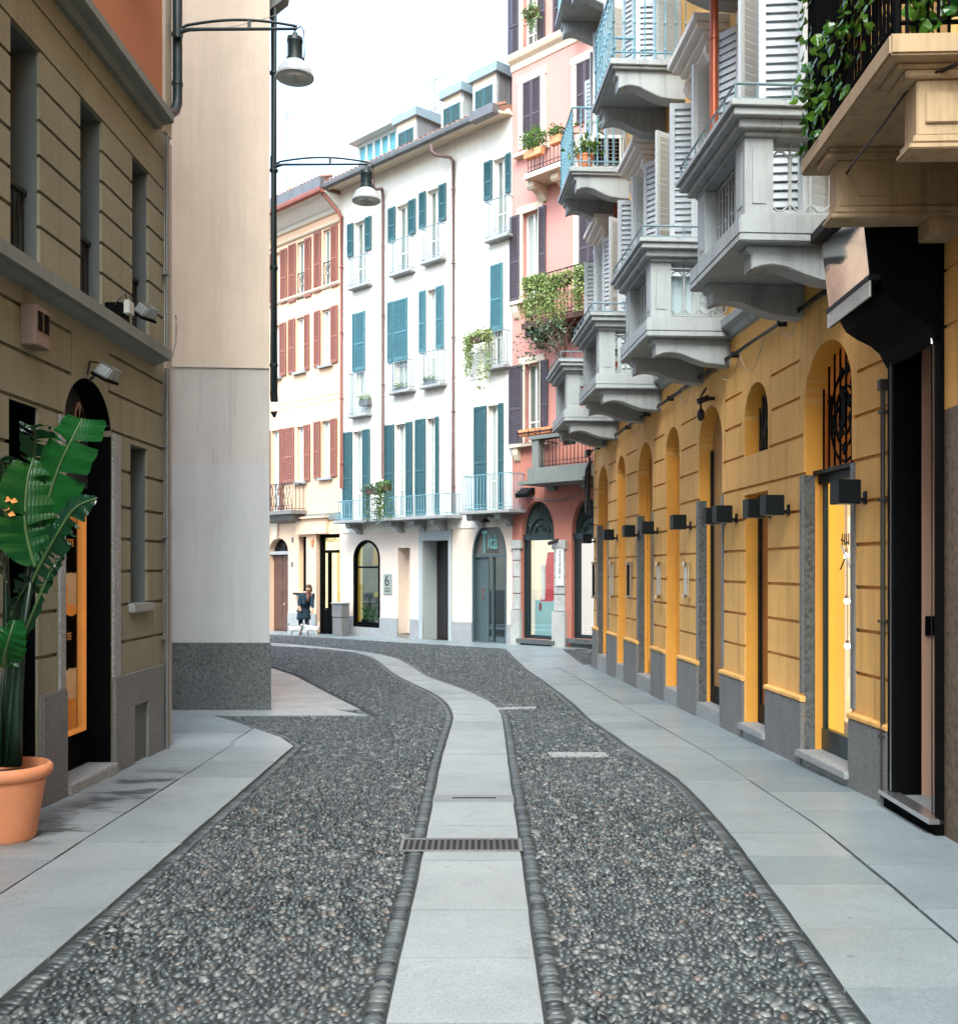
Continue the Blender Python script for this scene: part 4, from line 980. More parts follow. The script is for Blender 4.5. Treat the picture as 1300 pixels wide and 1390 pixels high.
# glazed penthouse behind the gutter
a,b=sorted((S(487,-1.2),S(538,-1.2))); xm=(a+b)/2; zt=Wf.zs(xm,185,-1.2); e=empty('roof_lantern',(0,0,0),0,parent=wr)
m=MB(); 
for k in range(6): x=a+(b-a)*k/5; m.box(x-.05,x+.05,-1.3,-1.2,zg,zt)
m.box(a,b,-1.32,-1.18,zt-.12,zt); m.box(a-.2,b+.2,-3.6,-.85,zt,zt+.14); m.build('frame',paint('pale green grey metal',(.45,.55,.56),.4),e)
m=MB(); m.box(a,b,-1.28,-1.25,zg,zt-.1); m.build('pane',paint('teal glazing',(.10,.30,.36),.15,.3),e)
m=MB(); m.box(a,b,-3.5,-1.35,zg,zt); m.build('back_wall',M['white_trim'],e)
# small antennas
def antenna(Fc,px,yt,yb,off,label):
    x=Fc.s(px,off); z0,z1=Fc.zs(x,yb,off),Fc.zs(x,yt,off); e=empty('antenna',Fc.W(x,off,z0),Fc.rz,label,'antenna',group='roof antennas'); h=z1-z0
    m=MB(); m.tube([(0,0,0),(0,0,h)],.018,5); m.build('mast',M['gutter'],e); m=MB(); m.tube([(-.5,0,h*.93),(.5,0,h*.97)],.01,5)
    for k in range(6): m.tube([(-.45+k*.18,-.22,h*.94),(-.45+k*.18,.22,h*.94)],.007,4)
    m.build('aerial',M['gutter'],e)
antenna(Wf,590,106,150,-3,'thin aerial above the middle dormer'); antenna(Wf,586,148,180,-2,'short aerial rising beside the middle dormer'); antenna(Wf,389,150,262,-3,'tall thin aerial above the roof with the small chimney')
# downpipes
def dpipe(Fc,root,px,ytop,ybot,off,mat,gx,gy,r=.055,name='downpipe'):
    x=Fc.s(px,off); zt=Fc.zs(x,ytop,off); zb=Fc.zs(x,ybot,off); xg=Fc.s(gx,.65); zgg=Fc.zs(xg,gy,.65)
    m=MB(); m.tube([(x,off,zb),(x,off,zt),(x*.85+xg*.15,off+.06,zt+.12),(xg*.85+x*.15,.55,zgg-.22),(xg,.65,zgg-.12),(xg,.67,zgg+.05)],r,8)
    z=zb+.8
    while z<zt-.3: m.tube([(x,off,z),(x,off,z+.03)],r*1.25,8); z+=2.2
    return m.build(name,mat,root,auto=50)
dpipe(Wf,wr,519.5,262,650,.10,M['brown_pipe'],506,246); dpipe(Wf,wr,615,219,697,.10,M['brown_pipe'],585.5,199)

# ================================================================ peach building with brick red shutters
RF=Fac(Wf.W(XE,0,0)[:2],(-.7071,.7071)); S2=RF.s; rr=RF.root('peach_building','peach building with brick red shutters and arched brown door, left of the white one','building')
XR=S2(340)+3; HR=[]; bs=M['brick_shutter']
def r4(op,yt,yb,fl=Y4,**k): return window(RF,rr,HR,P4(op),fl(yt),fl(yb),mat=bs,rd=.16,**k)
r4((300,343),500,812,shL=P4((257,292)),shR=P4((345,380))); r4((166,207),565,865,shL=P4((125,162)),shR=P4((209,242))); r4((55,81),620,895,shR=P4((83,116)),shL=P4((10,50)))
r4((293,342),915,1205,shL=P4((258,290)),shR=P4((345,380)),sill=M['light_granite'],pane=cr); r4((162,206),958,1240,shL=P4((124,159)),shR=P4((207,232)),sill=M['light_granite'],pane=cr); r4((50,79),1000,1270,shR=P4((80,112)),sill=M['light_granite'],pane=cr)
r4((292,341),195,490,Y5,shL=P4((257,290)),shR=P4((343,375)),sill=M['light_granite'],pane=cr); r4((165,206),225,512,Y5,shL=P4((95,152)),shR=P4((206,236)),sill=M['light_granite'],pane=cr)
r4((33,76),245,660,Y5,shR=P4((78,93)),shL=P4((0,30)),pane=cr)
zr=RF.z(420,302); zb2=RF.z(420,698)
wall('upper_wall',rr,M['peach_wall'],0,XR,zb2,zr,HR,[(0,XR,RF.z(430,y),RF.z(430,y)+.03,.012) for y in (541,548)],ends=.5)
m=MB()
for y,t in ((399,.10),(318,.07),(304,.05)):
    z=RF.z(420,y); m.prism([(-.02,z),(.05,z),(.09,z+t*.6),(.09,z+t),(-.02,z+t)],0.002,XR,'x')
m.each('moulding',M['trim_cream'],rr)
for op,yt,yb in (((300,343),600,812),((166,207),650,865)):
    a,b=sorted((S2(X4(op[0])),S2(X4(op[1])))); xm=(a+b)/2; e=empty('balcony',(0,0,0),0,parent=rr); railing(e,a,b,RF.zs(xm,Y4(yb)),RF.zs(xm,Y4(yb))+.95,-.02,M['iron'],sides=False,lattice=True,pitch=.15)
zg2=RF.z(410,271,.7); eaves(rr,RF,.0,XR,zr,zg2,.7,M['white_trim'],M['red_pipe'])
m=MB(); m.box(.0,XR,.62,.86,zg2+.06,zg2+.42); m.build('roof_fascia',M['gutter'],rr)
m=MB(); m.prism([(.62,zg2+.40),(-4.5,zg2+2.4),(-9,zg2),(-9,zg2-.1),(.6,zg2)],.0,XR,'x'); rf=m.build('roof',M['tile'],rr)
m=MB(); x=.1
while x<XR: m.tube([(x,.84,zg2+.42),(x,.3,zg2+.62)],.06,6); x+=.2
m.build('eave_tiles',M['tile'],rf,fix=False)
m=MB(); m.box(.0,XR,-1.3,-8.9,-1.5,zg2); m.build('building_body',M['peach_wall'],rr)
x=S2(398.5,-.6); z=RF.zs(x,268,-.6); m=MB(); m.box(x-.16,x+.16,-.76,-.44,z-1.0,z); m.box(x-.22,x+.22,-.82,-.38,z,z+.06); m.prism([(x-.2,z+.2),(x,z+.34),(x+.2,z+.2)],-.8,-.4,'y'); m.box(x-.15,x-.08,-.75,-.45,z+.06,z+.2); m.box(x+.08,x+.15,-.75,-.45,z+.06,z+.2); m.build('chimney',M['terracotta'],rr)
dpipe(RF,rr,463.4,294,663,.10,M['red_pipe'],438,258,.06)
x0,x1=sorted((S2(352,.55),S2(396.6,.55))); zt=RF.z(385,656,.55); zb=RF.z(385,693,.55); e=empty('balcony',(0,0,0),0,parent=rr); railing(e,x0,x1,zb,zt,.55,M['iron'],lattice=True,pitch=.16)
m=MB(); m.box(x0-.1,x1+.1,0,.65,zb-.13,zb); m.prism([(0,zb-.13),(.5,zb-.13),(.42,zb-.3),(0,zb-.42)],x0+.1,x1-.1,'x'); m.build('slab',M['gray_granite'],e)
Y6=lambda y:680+y/7.32
X6=lambda x:360+x/7.32
AD=Hole(S2(364.8),S2(391),-1.5,RF.z(378,730.5),.50,.3); NW=Hole(S2(405.5),S2(415.5),RF.z(410,803),RF.z(410,728.5),0,.28); SD=Hole(S2(429),S2(461),-1.5,RF.z(445,725),0,.32)
m=MB(); m.box(0.002,XR,-.02,.05,zb2-.24,zb2+.0); m.build('string_course',M['cornice_gray'],rr)
wall('ground_floor_wall',rr,M['peach_low'],0,XR,-1.5,zb2-.24,[AD,NW,SD],ends=.5)
plinths(rr,RF,between([AD,SD],0,XR),RF.z(400,832))
m=MB(); m.box(S2(446.5),S2(406),-.02,.14,RF.z(425,725),RF.z(425,704)); m.box(S2(448),S2(404),-.02,.24,RF.z(425,704),RF.z(425,701.5)); m.build('projecting_panel',M['peach_low'],rr)
m=MB(); z=RF.z(374,708); k0,k1=sorted((S2(371),S2(379.5))); m.prism([(k0,z),(k1,z),(k1-.07,AD.z1-.04),(k0+.07,AD.z1-.04)],-.02,.09,'y'); m.build('keystone',M['trim_cream'],rr)
e=empty('arched_door',(0,0,0),0,parent=rr); zt=RF.z(378,752)
m=MB(); m.prism(AD.outline(.0,zt),-.28,-.26,'y'); m.build('fanlight',M['pane_dark'],e); m=MB()
for k in range(1,6): a=math.pi*k/6; cx=(AD.x0+AD.x1)/2; m.tube([(cx,-.25,zt+.05),(cx+.6*math.cos(a),-.25,zt+.05+.55*math.sin(a))],.015,5)
m.build('fanlight_bars',M['iron'],e); m=MB(); m.box(AD.x0,AD.x1,-.28,-.05,zt-.02,zt+.10); m.build('transom',M['light_granite'],e)
m=MB(); m.box(AD.x0,AD.x1,-.30,-.22,-1.5,zt-.02); c=(AD.x0+AD.x1)/2
for a,b in ((AD.x0+.08,c-.06),(c+.06,AD.x1-.08)):
    z=-.6
    while z<zt-.4: m.box(a,b,-.22,-.205,z,z+.38); z+=.46
m.build('leaf',M['brown_wood'],e,bevel=.006); m=MB(); m.ball((c-.1,-.19,.3),.035); m.build('handle',M['steel'],e)
e=empty('narrow_window',(0,0,0),0,parent=rr); m=MB(); m.box(NW.x0,NW.x1,-.26,-.2,RF.z(411,750),NW.z1); m.box(NW.x1-.08,NW.x1,-.26,-.2,NW.z0,NW.z1); m.build('blind',M['black'],e)
wy=emis('warm yellow shop light',(1,.60,.20),2.0,(1,.72,.38),.9)
m=MB(); m.box(NW.x0,NW.x1,-.30,-.27,NW.z0,NW.z1); m.build('lit_pane',wy,e)
m=MB(); m.box(NW.x0-.1,NW.x1+.15,-.02,.16,NW.z0-.12,NW.z0-.04); m.build('sill',M['iron'],e)
e=empty('shop_door',(0,0,0),0,parent=rr); zs=RF.z(445,748.5); zk=RF.z(445,826); x0,x1=SD.x0,SD.x1
m=MB(); m.box(x1-.14,x1,-.3,-.16,-1,SD.z1); m.box(x0,x0+.05,-.3,-.18,-1,SD.z1); m.box(x0,x1,-.3,-.17,SD.z1-.12,SD.z1); m.box(x0,x1,-.3,-.17,zs-.05,zs+.05); xm=S2(446.5,-.2); m.box(xm-.035,xm+.035,-.3,-.17,-.8,zs); m.box(x0,x1,-.3,-.19,-1.5,zk); m.box(x0,x1,-.3,.1,-1.5,-.62); m.build('frame',M['black'],e)
m=MB(); m.box(x0,x1,-.24,-.235,zk,SD.z1); m.build('pane',M['glass'],e)
m=MB(); m.box(x0-.1,x1+1,-.9,-.88,-1,SD.z1); m.build('shop_back',wy,e)
textmesh('ANGELA CAPUTI','lettering',M['iron'],e,(S2(438,-.2),-.22,RF.z(447,735.5,-.2)),TXR,.27,.004,(.72,1,1))
m=MB(); m.box(x0-.1,S2(452,-.6),-.80,-.78,-.5,SD.z1-.5); m.build('ochre_display',emis('ochre lit panel',(.62,.30,.03),1.6,(.75,.4,.06)),e)
m=MB(); m.tube([(xm+.04,-.15,.18),(xm+.14,-.13,.18),(xm+.14,-.13,.5)],.02,5); m.box(S2(459),S2(454),-.5,-.45,.9,1.0); m.build('door_handle',M['iron'],e)
e=empty('sconce',RF.W(S2(425.5),.0,RF.z(425.5,735)),RF.rz,'small brass sconce left of the lit yellow shop door','wall lamp'); m=MB(); m.lathe([(0,.1),(.05,.1),(.06,-.12),(0,-.14)],(0,.07,0),8); m.box(-.03,.03,0,.05,-.03,.03); m.build('lamp_body',M['terracotta'],e)
for px,py,l in ((397.3,733,'small grey number plate right of the arched brown door'),(396.6,766,'small grey doorbell plate below the number plate')):
    e=empty('wall_plate',RF.W(S2(px),0,RF.z(px,py)),RF.rz,l,'plate'); m=MB(); m.box(-.05,.05,0,.02,-.09,.09); m.box(-.03,.03,.02,.026,-.05,.05); m.build('plate',M['gutter'],e)
# stone bollard box at the corner
bx,by=gp(462,863.0); e=empty('stone_cabinet',(bx,by,gz(by)),RF.rz,'grey stone utility cabinet between the lit shop door and the arched window','cabinet')
h=(863-818)/F*by; m=MB(); m.box(-.26,.26,-.16,.14,0,h*.55); m.box(-.27,.27,-.17,.15,h*.56,h*.96); m.build('block',M['gray_granite'],e,bevel=.015); m=MB(); m.box(-.3,.3,-.2,.18,h*.96,h); m.build('cap',M['light_granite'],e,bevel=.01)

# ================================================================ pink building
PR=Fac((.93,27.9),(-.7071,.7071)); Sp=PR.s; pr=PR.root('pink_building','tall salmon pink building with plum shutters beside the yellow one','building'); HP=[]; pl=M['plum']; XL=-9.5
def pw(op,yt,yb,trim=True,**k):
    h=window(PR,pr,HP,op,yt,yb,mat=pl,rd=.2,**k)
    if trim:
        m=MB(); t=.17; m.box(h.x0-t,h.x0,-.01,.04,h.z0,h.z1); m.box(h.x1,h.x1+t,-.01,.04,h.z0,h.z1); m.box(h.x0-t-.03,h.x1+t+.03,-.01,.055,h.z1,h.z1+.2); m.build('window_trim',M['trim_cream'],pr)
    return h
zu=PR.z(725,78)
pw((710,729),-30,72,shL=(691,705.5),shR=(731,741)); pw((770,800),-60,46,shL=(752,769.5))
pw((710.5,734.5),108,197,closed=(710.5,734.5,2)); pw((783,806),82,165,closed=(783,806,2))
pw((710,731),287,405,shL=(693,706.5),shR=(732.5,741.5),pane=cr); pw((786,812),272,390,closed=(787,812,2))
pw((713,733),493,604,shL=(692,710.5),shR=(735,744.5),pane=M['pane']); pw((760,782),560,640,trim=False,pane=M['pane_dark'],frame=M['iron'])
zq=PR.z(700,735); zc=PR.z(725,79)
A1=Hole(Sp(707.5),Sp(752),PR.z(730,868),PR.z(730,680),.93,.22); A2=Hole(Sp(775.5),Sp(818),PR.z(797,868),PR.z(797,676),.93,.22)
m=MB(); m.prism([(-.02,zc-.12),(.03,zc-.1),(.06,zc+.06),(.16,zc+.14),(.2,zc+.22),(.2,zc+.30),(-.02,zc+.36)],XL,0.02,'x'); m.build('cornice',M['trim_cream'],pr)
wall('upper_wall',pr,M['pink_wall'],XL,-.002,PR.z(700,612),zc+19,HP,ends=.5)
wall('ground_floor_wall',pr,M['rose_wall'],XL,-.002,-1.2,PR.z(700,612),[A1,A2],ends=.5)
m=MB(); m.box(XL,-.01,-9,-1.3,-1.2,zc+19); m.build('building_body',M['pink_wall'],pr)
# stone piers
m=MB()
for a,b in ((697,707),(753,768),):
    p,q=sorted((Sp(a),Sp(b))); z=-1.2; top=PR.z((a+b)/2,733)
    m.box(p-.04,q+.04,-.02,.10,-1.2,.45); z=.46
    while z<top-.3: m.box(p,q,-.02,.05,z,min(z+.44,top)); z+=.46
    m.box(p-.05,q+.05,-.02,.09,top-.25,top)
m.each('stone_pier',M['pier_stone'],pr,bevel=.01)
for hh,nm in ((A1,0),(A2,1)):
    e=empty('shop_window',(0,0,0),0,parent=pr); zt=hh.sp+.02; cx=(hh.x0+hh.x1)/2
    m=MB(); w=.10; m.box(hh.x0,hh.x0+w,-.25,-.12,-.7,zt); m.box(hh.x1-w*1.4,hh.x1,-.25,-.12,-.7,zt); m.box(hh.x0,hh.x1,-.25,-.08,zt-.16,zt); m.box(hh.x0+w,hh.x1-w,-.25,-.13,hh.z0,hh.z0+.1); m.build('frame',M['dark_green'],e)
    m=MB(); m.prism(hh.outline(0,zt),-.24,-.22,'y'); m.build('fanlight',paint('dark green grey panel',(.03,.05,.05),.5),e)
    m=MB()
    for k in range(1,16):
        a=math.pi*k/16; m.tube([(cx+.42*math.cos(a),-.19,zt+.02+.40*math.sin(a)),(cx+.98*(hh.x1-cx)*math.cos(a),-.19,zt+.02+.98*.9*math.sin(a))],.013,4,False)
    for rr_ in (.42,.24): m.tube([(cx+rr_*math.cos(math.pi*i/14),-.18,zt+.02+rr_*math.sin(math.pi*i/14)) for i in range(15)],.022,5)
    m.tube([(cx+.97*(hh.x1-cx)*math.cos(math.pi*i/18),-.18,zt+.02+.9*math.sin(math.pi*i/18)) for i in range(19)],.03,5)
    for k in range(5): a=math.pi*(k+.5)/5; m.tube([(cx+.1*math.cos(a),-.185,zt+.1),(cx+.33*math.cos(a),-.185,zt+.33*math.sin(a)+.02)],.012,4)
    m.build('fan_grille',M['dark_green'],e)
    m=MB(); m.box(hh.x0+w,hh.x1-w,-.20,-.195,hh.z0+.1,zt-.16); m.build('pane',M['glass'],e)
    m=MB(); m.box(hh.x0-.1,hh.x1+1.0,-.95,-.93,-.8,zt); m.build('shop_back',emis('pale pink shop backdrop' if nm else 'cream shop backdrop',(.62,.50,.44) if nm else (.78,.60,.38),1.25,(.58,.45,.40) if nm else (.62,.52,.42),.6),e)
    m=MB(); m.box(hh.x0-.1,hh.x1+.1,-.2,.12,hh.z0-.12,hh.z0-.001); m.box(hh.x0,hh.x1,-.2,.02,-1.2,hh.z0-.12); m.build('sill',M['dark_granite'],e)
def cone(r):
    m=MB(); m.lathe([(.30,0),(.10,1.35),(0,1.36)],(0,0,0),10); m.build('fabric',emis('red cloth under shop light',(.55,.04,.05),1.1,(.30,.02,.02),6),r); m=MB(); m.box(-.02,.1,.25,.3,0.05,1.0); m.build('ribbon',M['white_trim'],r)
x=Sp(748,-.5); e=indoor(PR,'red_dress',748,816,-.5,'red cone shaped dress on a display block in the cream shop window','dress',cone)
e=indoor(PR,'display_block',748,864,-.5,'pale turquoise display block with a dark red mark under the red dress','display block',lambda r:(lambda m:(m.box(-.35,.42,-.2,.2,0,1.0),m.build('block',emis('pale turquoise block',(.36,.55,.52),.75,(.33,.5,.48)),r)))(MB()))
m=MB(); m.prism([(.22+.05*math.cos(a),.82+.13*math.sin(a)) for a in [6.283*i/10 for i in range(10)]],.201,.21,'y'); m.build('mark',paint('dark red mark',(.3,.03,.04),.5),e)
x=Sp(758.5,.12); z0=PR.zs(x,795,.12); z1=PR.zs(x,742,.12); e=empty('banner_sign',PR.W(x,.06,z0),PR.rz,'narrow white vertical sign on the stone pier between the two pink arches','sign'); m=MB(); m.box(-.13,.13,0,.03,0,z1-z0); m.build('panel',paint('white sign panel',(.62,.62,.60),.4,.03),e)
m=MB(); rr2=random.Random(5); z_=.30
while z_<z1-z0-.12: hh2=rr2.uniform(.02,.05); m.box(-.035,.035*rr2.uniform(.2,1),.031,.034,z_,z_+hh2); z_+=hh2+.018
m.prism([(.03*math.cos(a),.22+.03*math.sin(a)) for a in [6.283*i/8 for i in range(8)]],.031,.036,'y'); m.build('lettering',paint('grey print',(.16,.17,.17),.6),e)
e=empty('cable',PR.W(Sp(745,.08),.08,PR.z(745,671)),PR.rz,'thin sagging cable along the pink wall above the arches','cable'); m=MB(); m.tube([(Sp(697,.08)-Sp(745,.08)+ (Sp(812,.08)-Sp(697,.08))*t,0,.22-.55*math.sin(math.pi*(t*.8+.1))+.15) for t in [i/14 for i in range(15)]],.015,5); m.build('cable_strand',M['gutter'],e)
e=empty('wall_lamp',PR.W(Sp(716,.1),.0,PR.z(716,670,.1)),PR.rz,'black wedge wall lamp at the top left of the first pink arch','wall lamp'); m=MB(); m.prism([(0,0),(.34,-.12),(.38,-.02),(.12,.16),(0,.16)],-.18,.22,'x'); m.build('housing',M['lamp_black'],e)
e=empty('spotlight',PR.W(Sp(753,.2),.0,PR.z(753,738,.2)),PR.rz,'black spotlight at the right springing of the first pink arch','spotlight'); m=MB(); m.tube([(0,.05,.1),(.15,.3,0)],.05,8); m.tube([(0,0,.05),(0,.1,.08)],.02,6); m.box(-.25,.25,.02,.06,-.05,-.02); m.build('lamp_head',M['iron'],e)
# balconies of the pink front
def pbal(px0,px1,yt,yb,off,mat,slabm,cb,lattice=False):
    x0,x1=sorted((Sp(px0,off),Sp(px1,off))); xm=(x0+x1)/2; zt=PR.zs(Sp(px0,off),yt,off); zb=PR.zs(Sp(px0,off),yb,off); e=empty('balcony',(0,0,0),0,parent=pr)
    railing(e,x0,x1,zb,zt,off,mat,pitch=.12,r=.011); m=MB(); m.box(x0-.08,x1+.08,0,off+.08,zb-.13,zb); m.build('slab',slabm,e)
    m=MB()
    for c in cb: corbel(m,Sp(c,.2),.25,off*.85,zb-.13,.4)
    m.each('corbel',slabm,e); return e,x0,x1,zb,zt
pbal(716.5,762,190,237,.7,M['iron'],M['trim_cream'],(732,765)); pbal(713,806,378,440,.7,M['iron'],M['brown_wood'],(730,770,800))
e,x0,x1,zb,zt=pbal(730,800,597,636,.8,M['iron'],M['cornice_gray'],(745,790))
m=MB(); m.box(x1-.1,x1+.12,.66,.9,zb,zt+.02); m.box(x0-.1,x1+.18,.64,.94,zt,zt+.1); m.box(x0-.1,x1+.2,.5,1.0,zb-.32,zb-.0); m.box(x0,x1+.45,0,1.08,zb-.42,zb-.33); m.build('stone_parapet',M['cornice_gray'],e)
m=MB(); 
for px,y in ((722,606),(722,410)): x=Sp(px); z=PR.zs(x,y); m.box(x-.7,x+.75,0,.2,z,z+.09); m.prism([(0,z),(.16,z),(.13,z-.2),(.06,z-.35),(0,z-.38)],x+.42,x+.62,'x')
x=Sp(720); z=PR.zs(x,210); m.box(x-.7,x+.5,0,.2,z,z+.09); m.each('sill',M['trim_cream'],pr)
# pots and plants
GR='plants trailing over the pink balconies'
plant(PR,'trailing_plant','left curtain of variegated leaves hanging from the middle pink balcony','plant',712,741,374,455,.78,M['leaf_yel'],2000,.075,group=GR,tails=12)
plant(PR,'trailing_plant','middle curtain of variegated leaves hanging from the middle pink balcony','plant',745,776,370,448,.78,M['leaf_yel'],2000,.075,group=GR,tails=12)
plant(PR,'trailing_plant','right curtain of variegated leaves on the middle pink balcony by the yellow corner','plant',782,803,360,425,.78,M['leaf_yel'],1300,.075,group=GR,tails=9)
plant(PR,'potted_flowers','bushy potted plant on the left of the highest full pink balcony','plant',709,741,172,205,.72,M['leaf'],600,.08,shape='ball',group=GR)
plant(PR,'potted_flowers','smaller round potted plant right of the bushy one on the pink balcony','plant',746,764,169,187,.72,M['leaf'],350,.07,shape='ball',group=GR)
plant(PR,'potted_flowers','terracotta pot with trailing green plant on the topmost pink window rail','plant',712,729,6,42,.3,M['leaf'],450,.07,group=GR,tails=4)
plant(PR,'potted_flowers','dense green plant behind the topmost pink cornice near the yellow corner','plant',779,800,18,45,.25,M['leaf'],500,.07,shape='ball',pot=False,group=GR)
e=plant(PR,'olive_shrub','straggly grey green shrub hanging below the middle pink balcony','shrub',716,778,430,478,.95,M['leaf_dark'],420,.085,shape='ball',pot=False)
m=MB(); wv=1.0
for k in range(16):
    a=random.uniform(-1,1); b=random.uniform(-.5,.6); m.tube([(-.5,0,-.3),(-.3+a*.4,random.uniform(-.1,.2),.2+b*.5),(a*1.0,random.uniform(-.1,.25),.45+b)],[.02,.012,.006],4)
m.build('branches',M['brown_wood'],e)
m=MB(); leaf_cloud(m,[(random.uniform(.2,1.15),random.uniform(-.1,.2),random.uniform(-.35,.7)) for _ in range(140)],.09,.06); m.build('foliage',M['leaf_dark'],e,fix=False)
e=empty('flower_box',PR.W(Sp(729,.3),.3,PR.z(729,590,.3)),PR.rz,'terracotta flower boxes in an iron holder under the lowest pink window','flower box'); m=MB()
for a in (-.62,.02): m.prism([(a,0),(a+.58,0),(a+.6,.17),(a-.02,.17)],-.09,.1,'y')
m.build('box',M['terracotta'],e,bevel=.01); m=MB(); m.box(-.68,.66,.11,.13,.06,.09)
for k in range(4): m.box(-.6+k*.4,-.58+k*.4,.11,.13,-.08,.12)
m.build('holder',M['iron'],e)
plant(Wf,'trailing_plant','variegated plant trailing from the right white balconette','plant',634,668,448,530,.34,M['leaf_yel'],1500,.075,group='plants trailing on the white building',tails=5)
plant(Wf,'trailing_plant','dark green plant trailing over the rail of the long teal balcony','plant',497,517,656,718,.75,M['leaf_dark'],900,.07,group='plants trailing on the white building',tails=5)
plant(Wf,'trailing_plant','reddish green plant beside the dark one on the long teal balcony rail','plant',514,530,652,708,.75,M['leaf'],800,.07,group='plants trailing on the white building',tails=5)
for px,py,l in ((497,543,'small green plant in the leftmost lower balconette of the white building'),(545,527,'small green plant in the middle lower balconette of the white building'),(585,517,'small green plant in the balconette right of the middle downpipe')):
    plant(Wf,'window_box',l,'plant',px-9,px+6,py-7,py+1,.14,M['leaf'],160,.06,shape='ball',group='window boxes on the white building',potmat=M['gutter'])
# ================================================================ yellow building on the right
Yf=Fac((3.02,7.3),(-.0595,1)); SY=Yf.s; YY=lambda Y,off=0:Yf.sY(Y,off); yr=Yf.root('yellow_building','ochre yellow rusticated building on the right with arches and blue grey stone balconies','building')
XN,XF=.0,YY(19.75)
def ah(a,b,zt=3.54,z0=-.6,arch=None,rd=.20): 
    x0,x1=sorted((SY(a),SY(b))); return Hole(x0,x1,z0,zt,(x1-x0)/2*.98 if arch is None else arch,rd)
O1=ah(1156,1091); O2w=ah(1042,1010,3.52,2.79,rd=.2); O2=Hole(O2w.x0,O2w.x1,-.6,2.38,0,.2); O3=ah(980,948); O4=ah(922,903.5); O5=ah(885.5,866); O6=ah(848.5,837.5); O7=ah(825,811.5)
OP=[O1,O2,O2w,O3,O4,O5,O6,O7]; full=[O1,O2,O3,O4,O5,O6,O7]
gv=[]; gh=.03
for z in (.76,1.10,1.44,1.776,2.11,): gv+=[(a,b,z,z+gh,.03) for a,b in between(full,XN,XF)]
gv+=[(XN,XF,2.44,2.44+gh,.03)]
for z in (2.79,3.14,3.48):
    for a,b in between([h for h in full if h is not O2]+[O2w],XN,XF):
        k=.09 if z>3 else .02; 
        if b-a>.2: gv.append((a+(k if a>XN else 0),b-k,z,z+gh,.03))
for h in [O1,O2w,O3,O4,O5,O6,O7]:
    gv+=[(h.x0-.10,h.x0-.088,2.81,3.13,.010),(h.x1+.088,h.x1+.10,2.81,3.13,.010)] if h is not O6 else []
    c=(h.x0+h.x1)/2; gv+=[(c-.008,c+.006,h.z1+.01,3.80,.012)]
wall('wall',yr,M['yellow'],XN,XF,-.8,3.86,OP,gv,ends=.5)
# bright painted reveals
m=MB(); t=.003
for h in OP:
    zt=h.sp; m.box(h.x1-t,h.x1,-.197,-.018,max(h.z0,-.05),zt); m.box(h.x0,h.x0+t,-.197,-.018,max(h.z0,-.05),zt)
    if h.arch:
        q=h.xs(20)
        for a,b in zip(q,q[1:]): m.quad((a,-.018,h.az(a)-t),(b,-.018,h.az(b)-t),(b,-.197,h.az(b)-t),(a,-.197,h.az(a)-t))
m.build('painted_reveals',M['yellow_reveal'],yr)
# plinth with moulded top, granite jambs and thresholds
e=empty('plinth',(0,0,0),0,parent=yr)
for a,b in between(full,XN,XF):
    m=MB(); n=max(1,round((b-a)/.22)); 
    for k in range(n): m.box(a+(b-a)*k/n+.0015,a+(b-a)*(k+1)/n-.0015,-.02,.035,-.8,.40)
    m.build('granite_block',M['gray_granite'],e,bevel=.004)
    m=MB(); m.prism([(-.01,.402),(.03,.402),(.045,.412),(.045,.44),(.03,.45),(-.01,.455)],a-.012,b+.012,'x'); m.build('plinth_moulding',M['yellow'],e,bevel=.003)
for h in (O1,O3,O5,O7):
    for x in (h.x0-.07,h.x1): m=MB(); m.box(x,x+.07,-.02,.016,.48,2.44); m.build('granite_jamb',M['gray_granite'],yr,bevel=.004)
    m=MB(); m.box(h.x1-.006,h.x1-.003,-.10,.0,-.05,2.44); m.build('granite_jamb',M['dark_granite'],yr)
for h in full: m=MB(); m.box(h.x0,h.x1,-.21,.02,-.8,-.05); m.build('threshold',M['light_granite'],yr,bevel=.006); 
m=MB(); m.box(O1.x0-.02,O1.x1+.02,-.3,.075,-.085,-.025); m.box(O2.x0-.02,O2.x1+.02,-.3,.07,-.10,-.035); m.each('door_step',M['light_granite'],yr,bevel=.006)
# shop window in the first arch
e=empty('shop_window',(0,0,0),0,parent=yr); h=O1; wl=emis('warm orange shop light',(1,.50,.18),1.4,(1,.60,.32),.5)
m=MB(); m.box(h.x0,h.x1,-.21,-.16,-.03,.17); m.box(h.x1-.035,h.x1-.003,-.21,-.17,.17,2.36); m.box(h.x0+.003,h.x0+.03,-.21,-.17,.17,2.36); m.build('frame',paint('dark teal frame',(.012,.03,.035),.35),e)
m=MB(); m.box(h.x0,h.x1,-.20,-.13,2.36,2.47); m.box(h.x0-.0,h.x1,-.20,-.08,2.44,2.475); m.build('transom',M['lamp_black'],e)
m=MB(); m.box(h.x0+.03,h.x1-.035,-.195,-.19,.17,2.36); m.build('pane',M['glass'],e)
m=MB(); m.box(h.x1-.02,h.x1,-.36,-.22,-.03,2.4); m.build('side_panel',emis('lit yellow side panel',(1,.40,.03),1.25,(1,.48,.06),.4),e)
m=MB(); m.box(h.x0-.3,h.x1+1.6,-1.09,-1.07,-.03,3.5); m.build('shop_back',wl,e)
m=MB(); m.box(h.x0-.3,h.x1+1.6,-1.07,-.22,-.06,-.03); m.build('shop_floor',M['light_granite'],e)
m=MB()
for k in range(9): x=h.x0+.03+(h.x1-h.x0-.06)*k/8; m.tube([(x,-.17,2.47),(x,-.17,min(3.5,h.az(x)-.01))],.010,5)
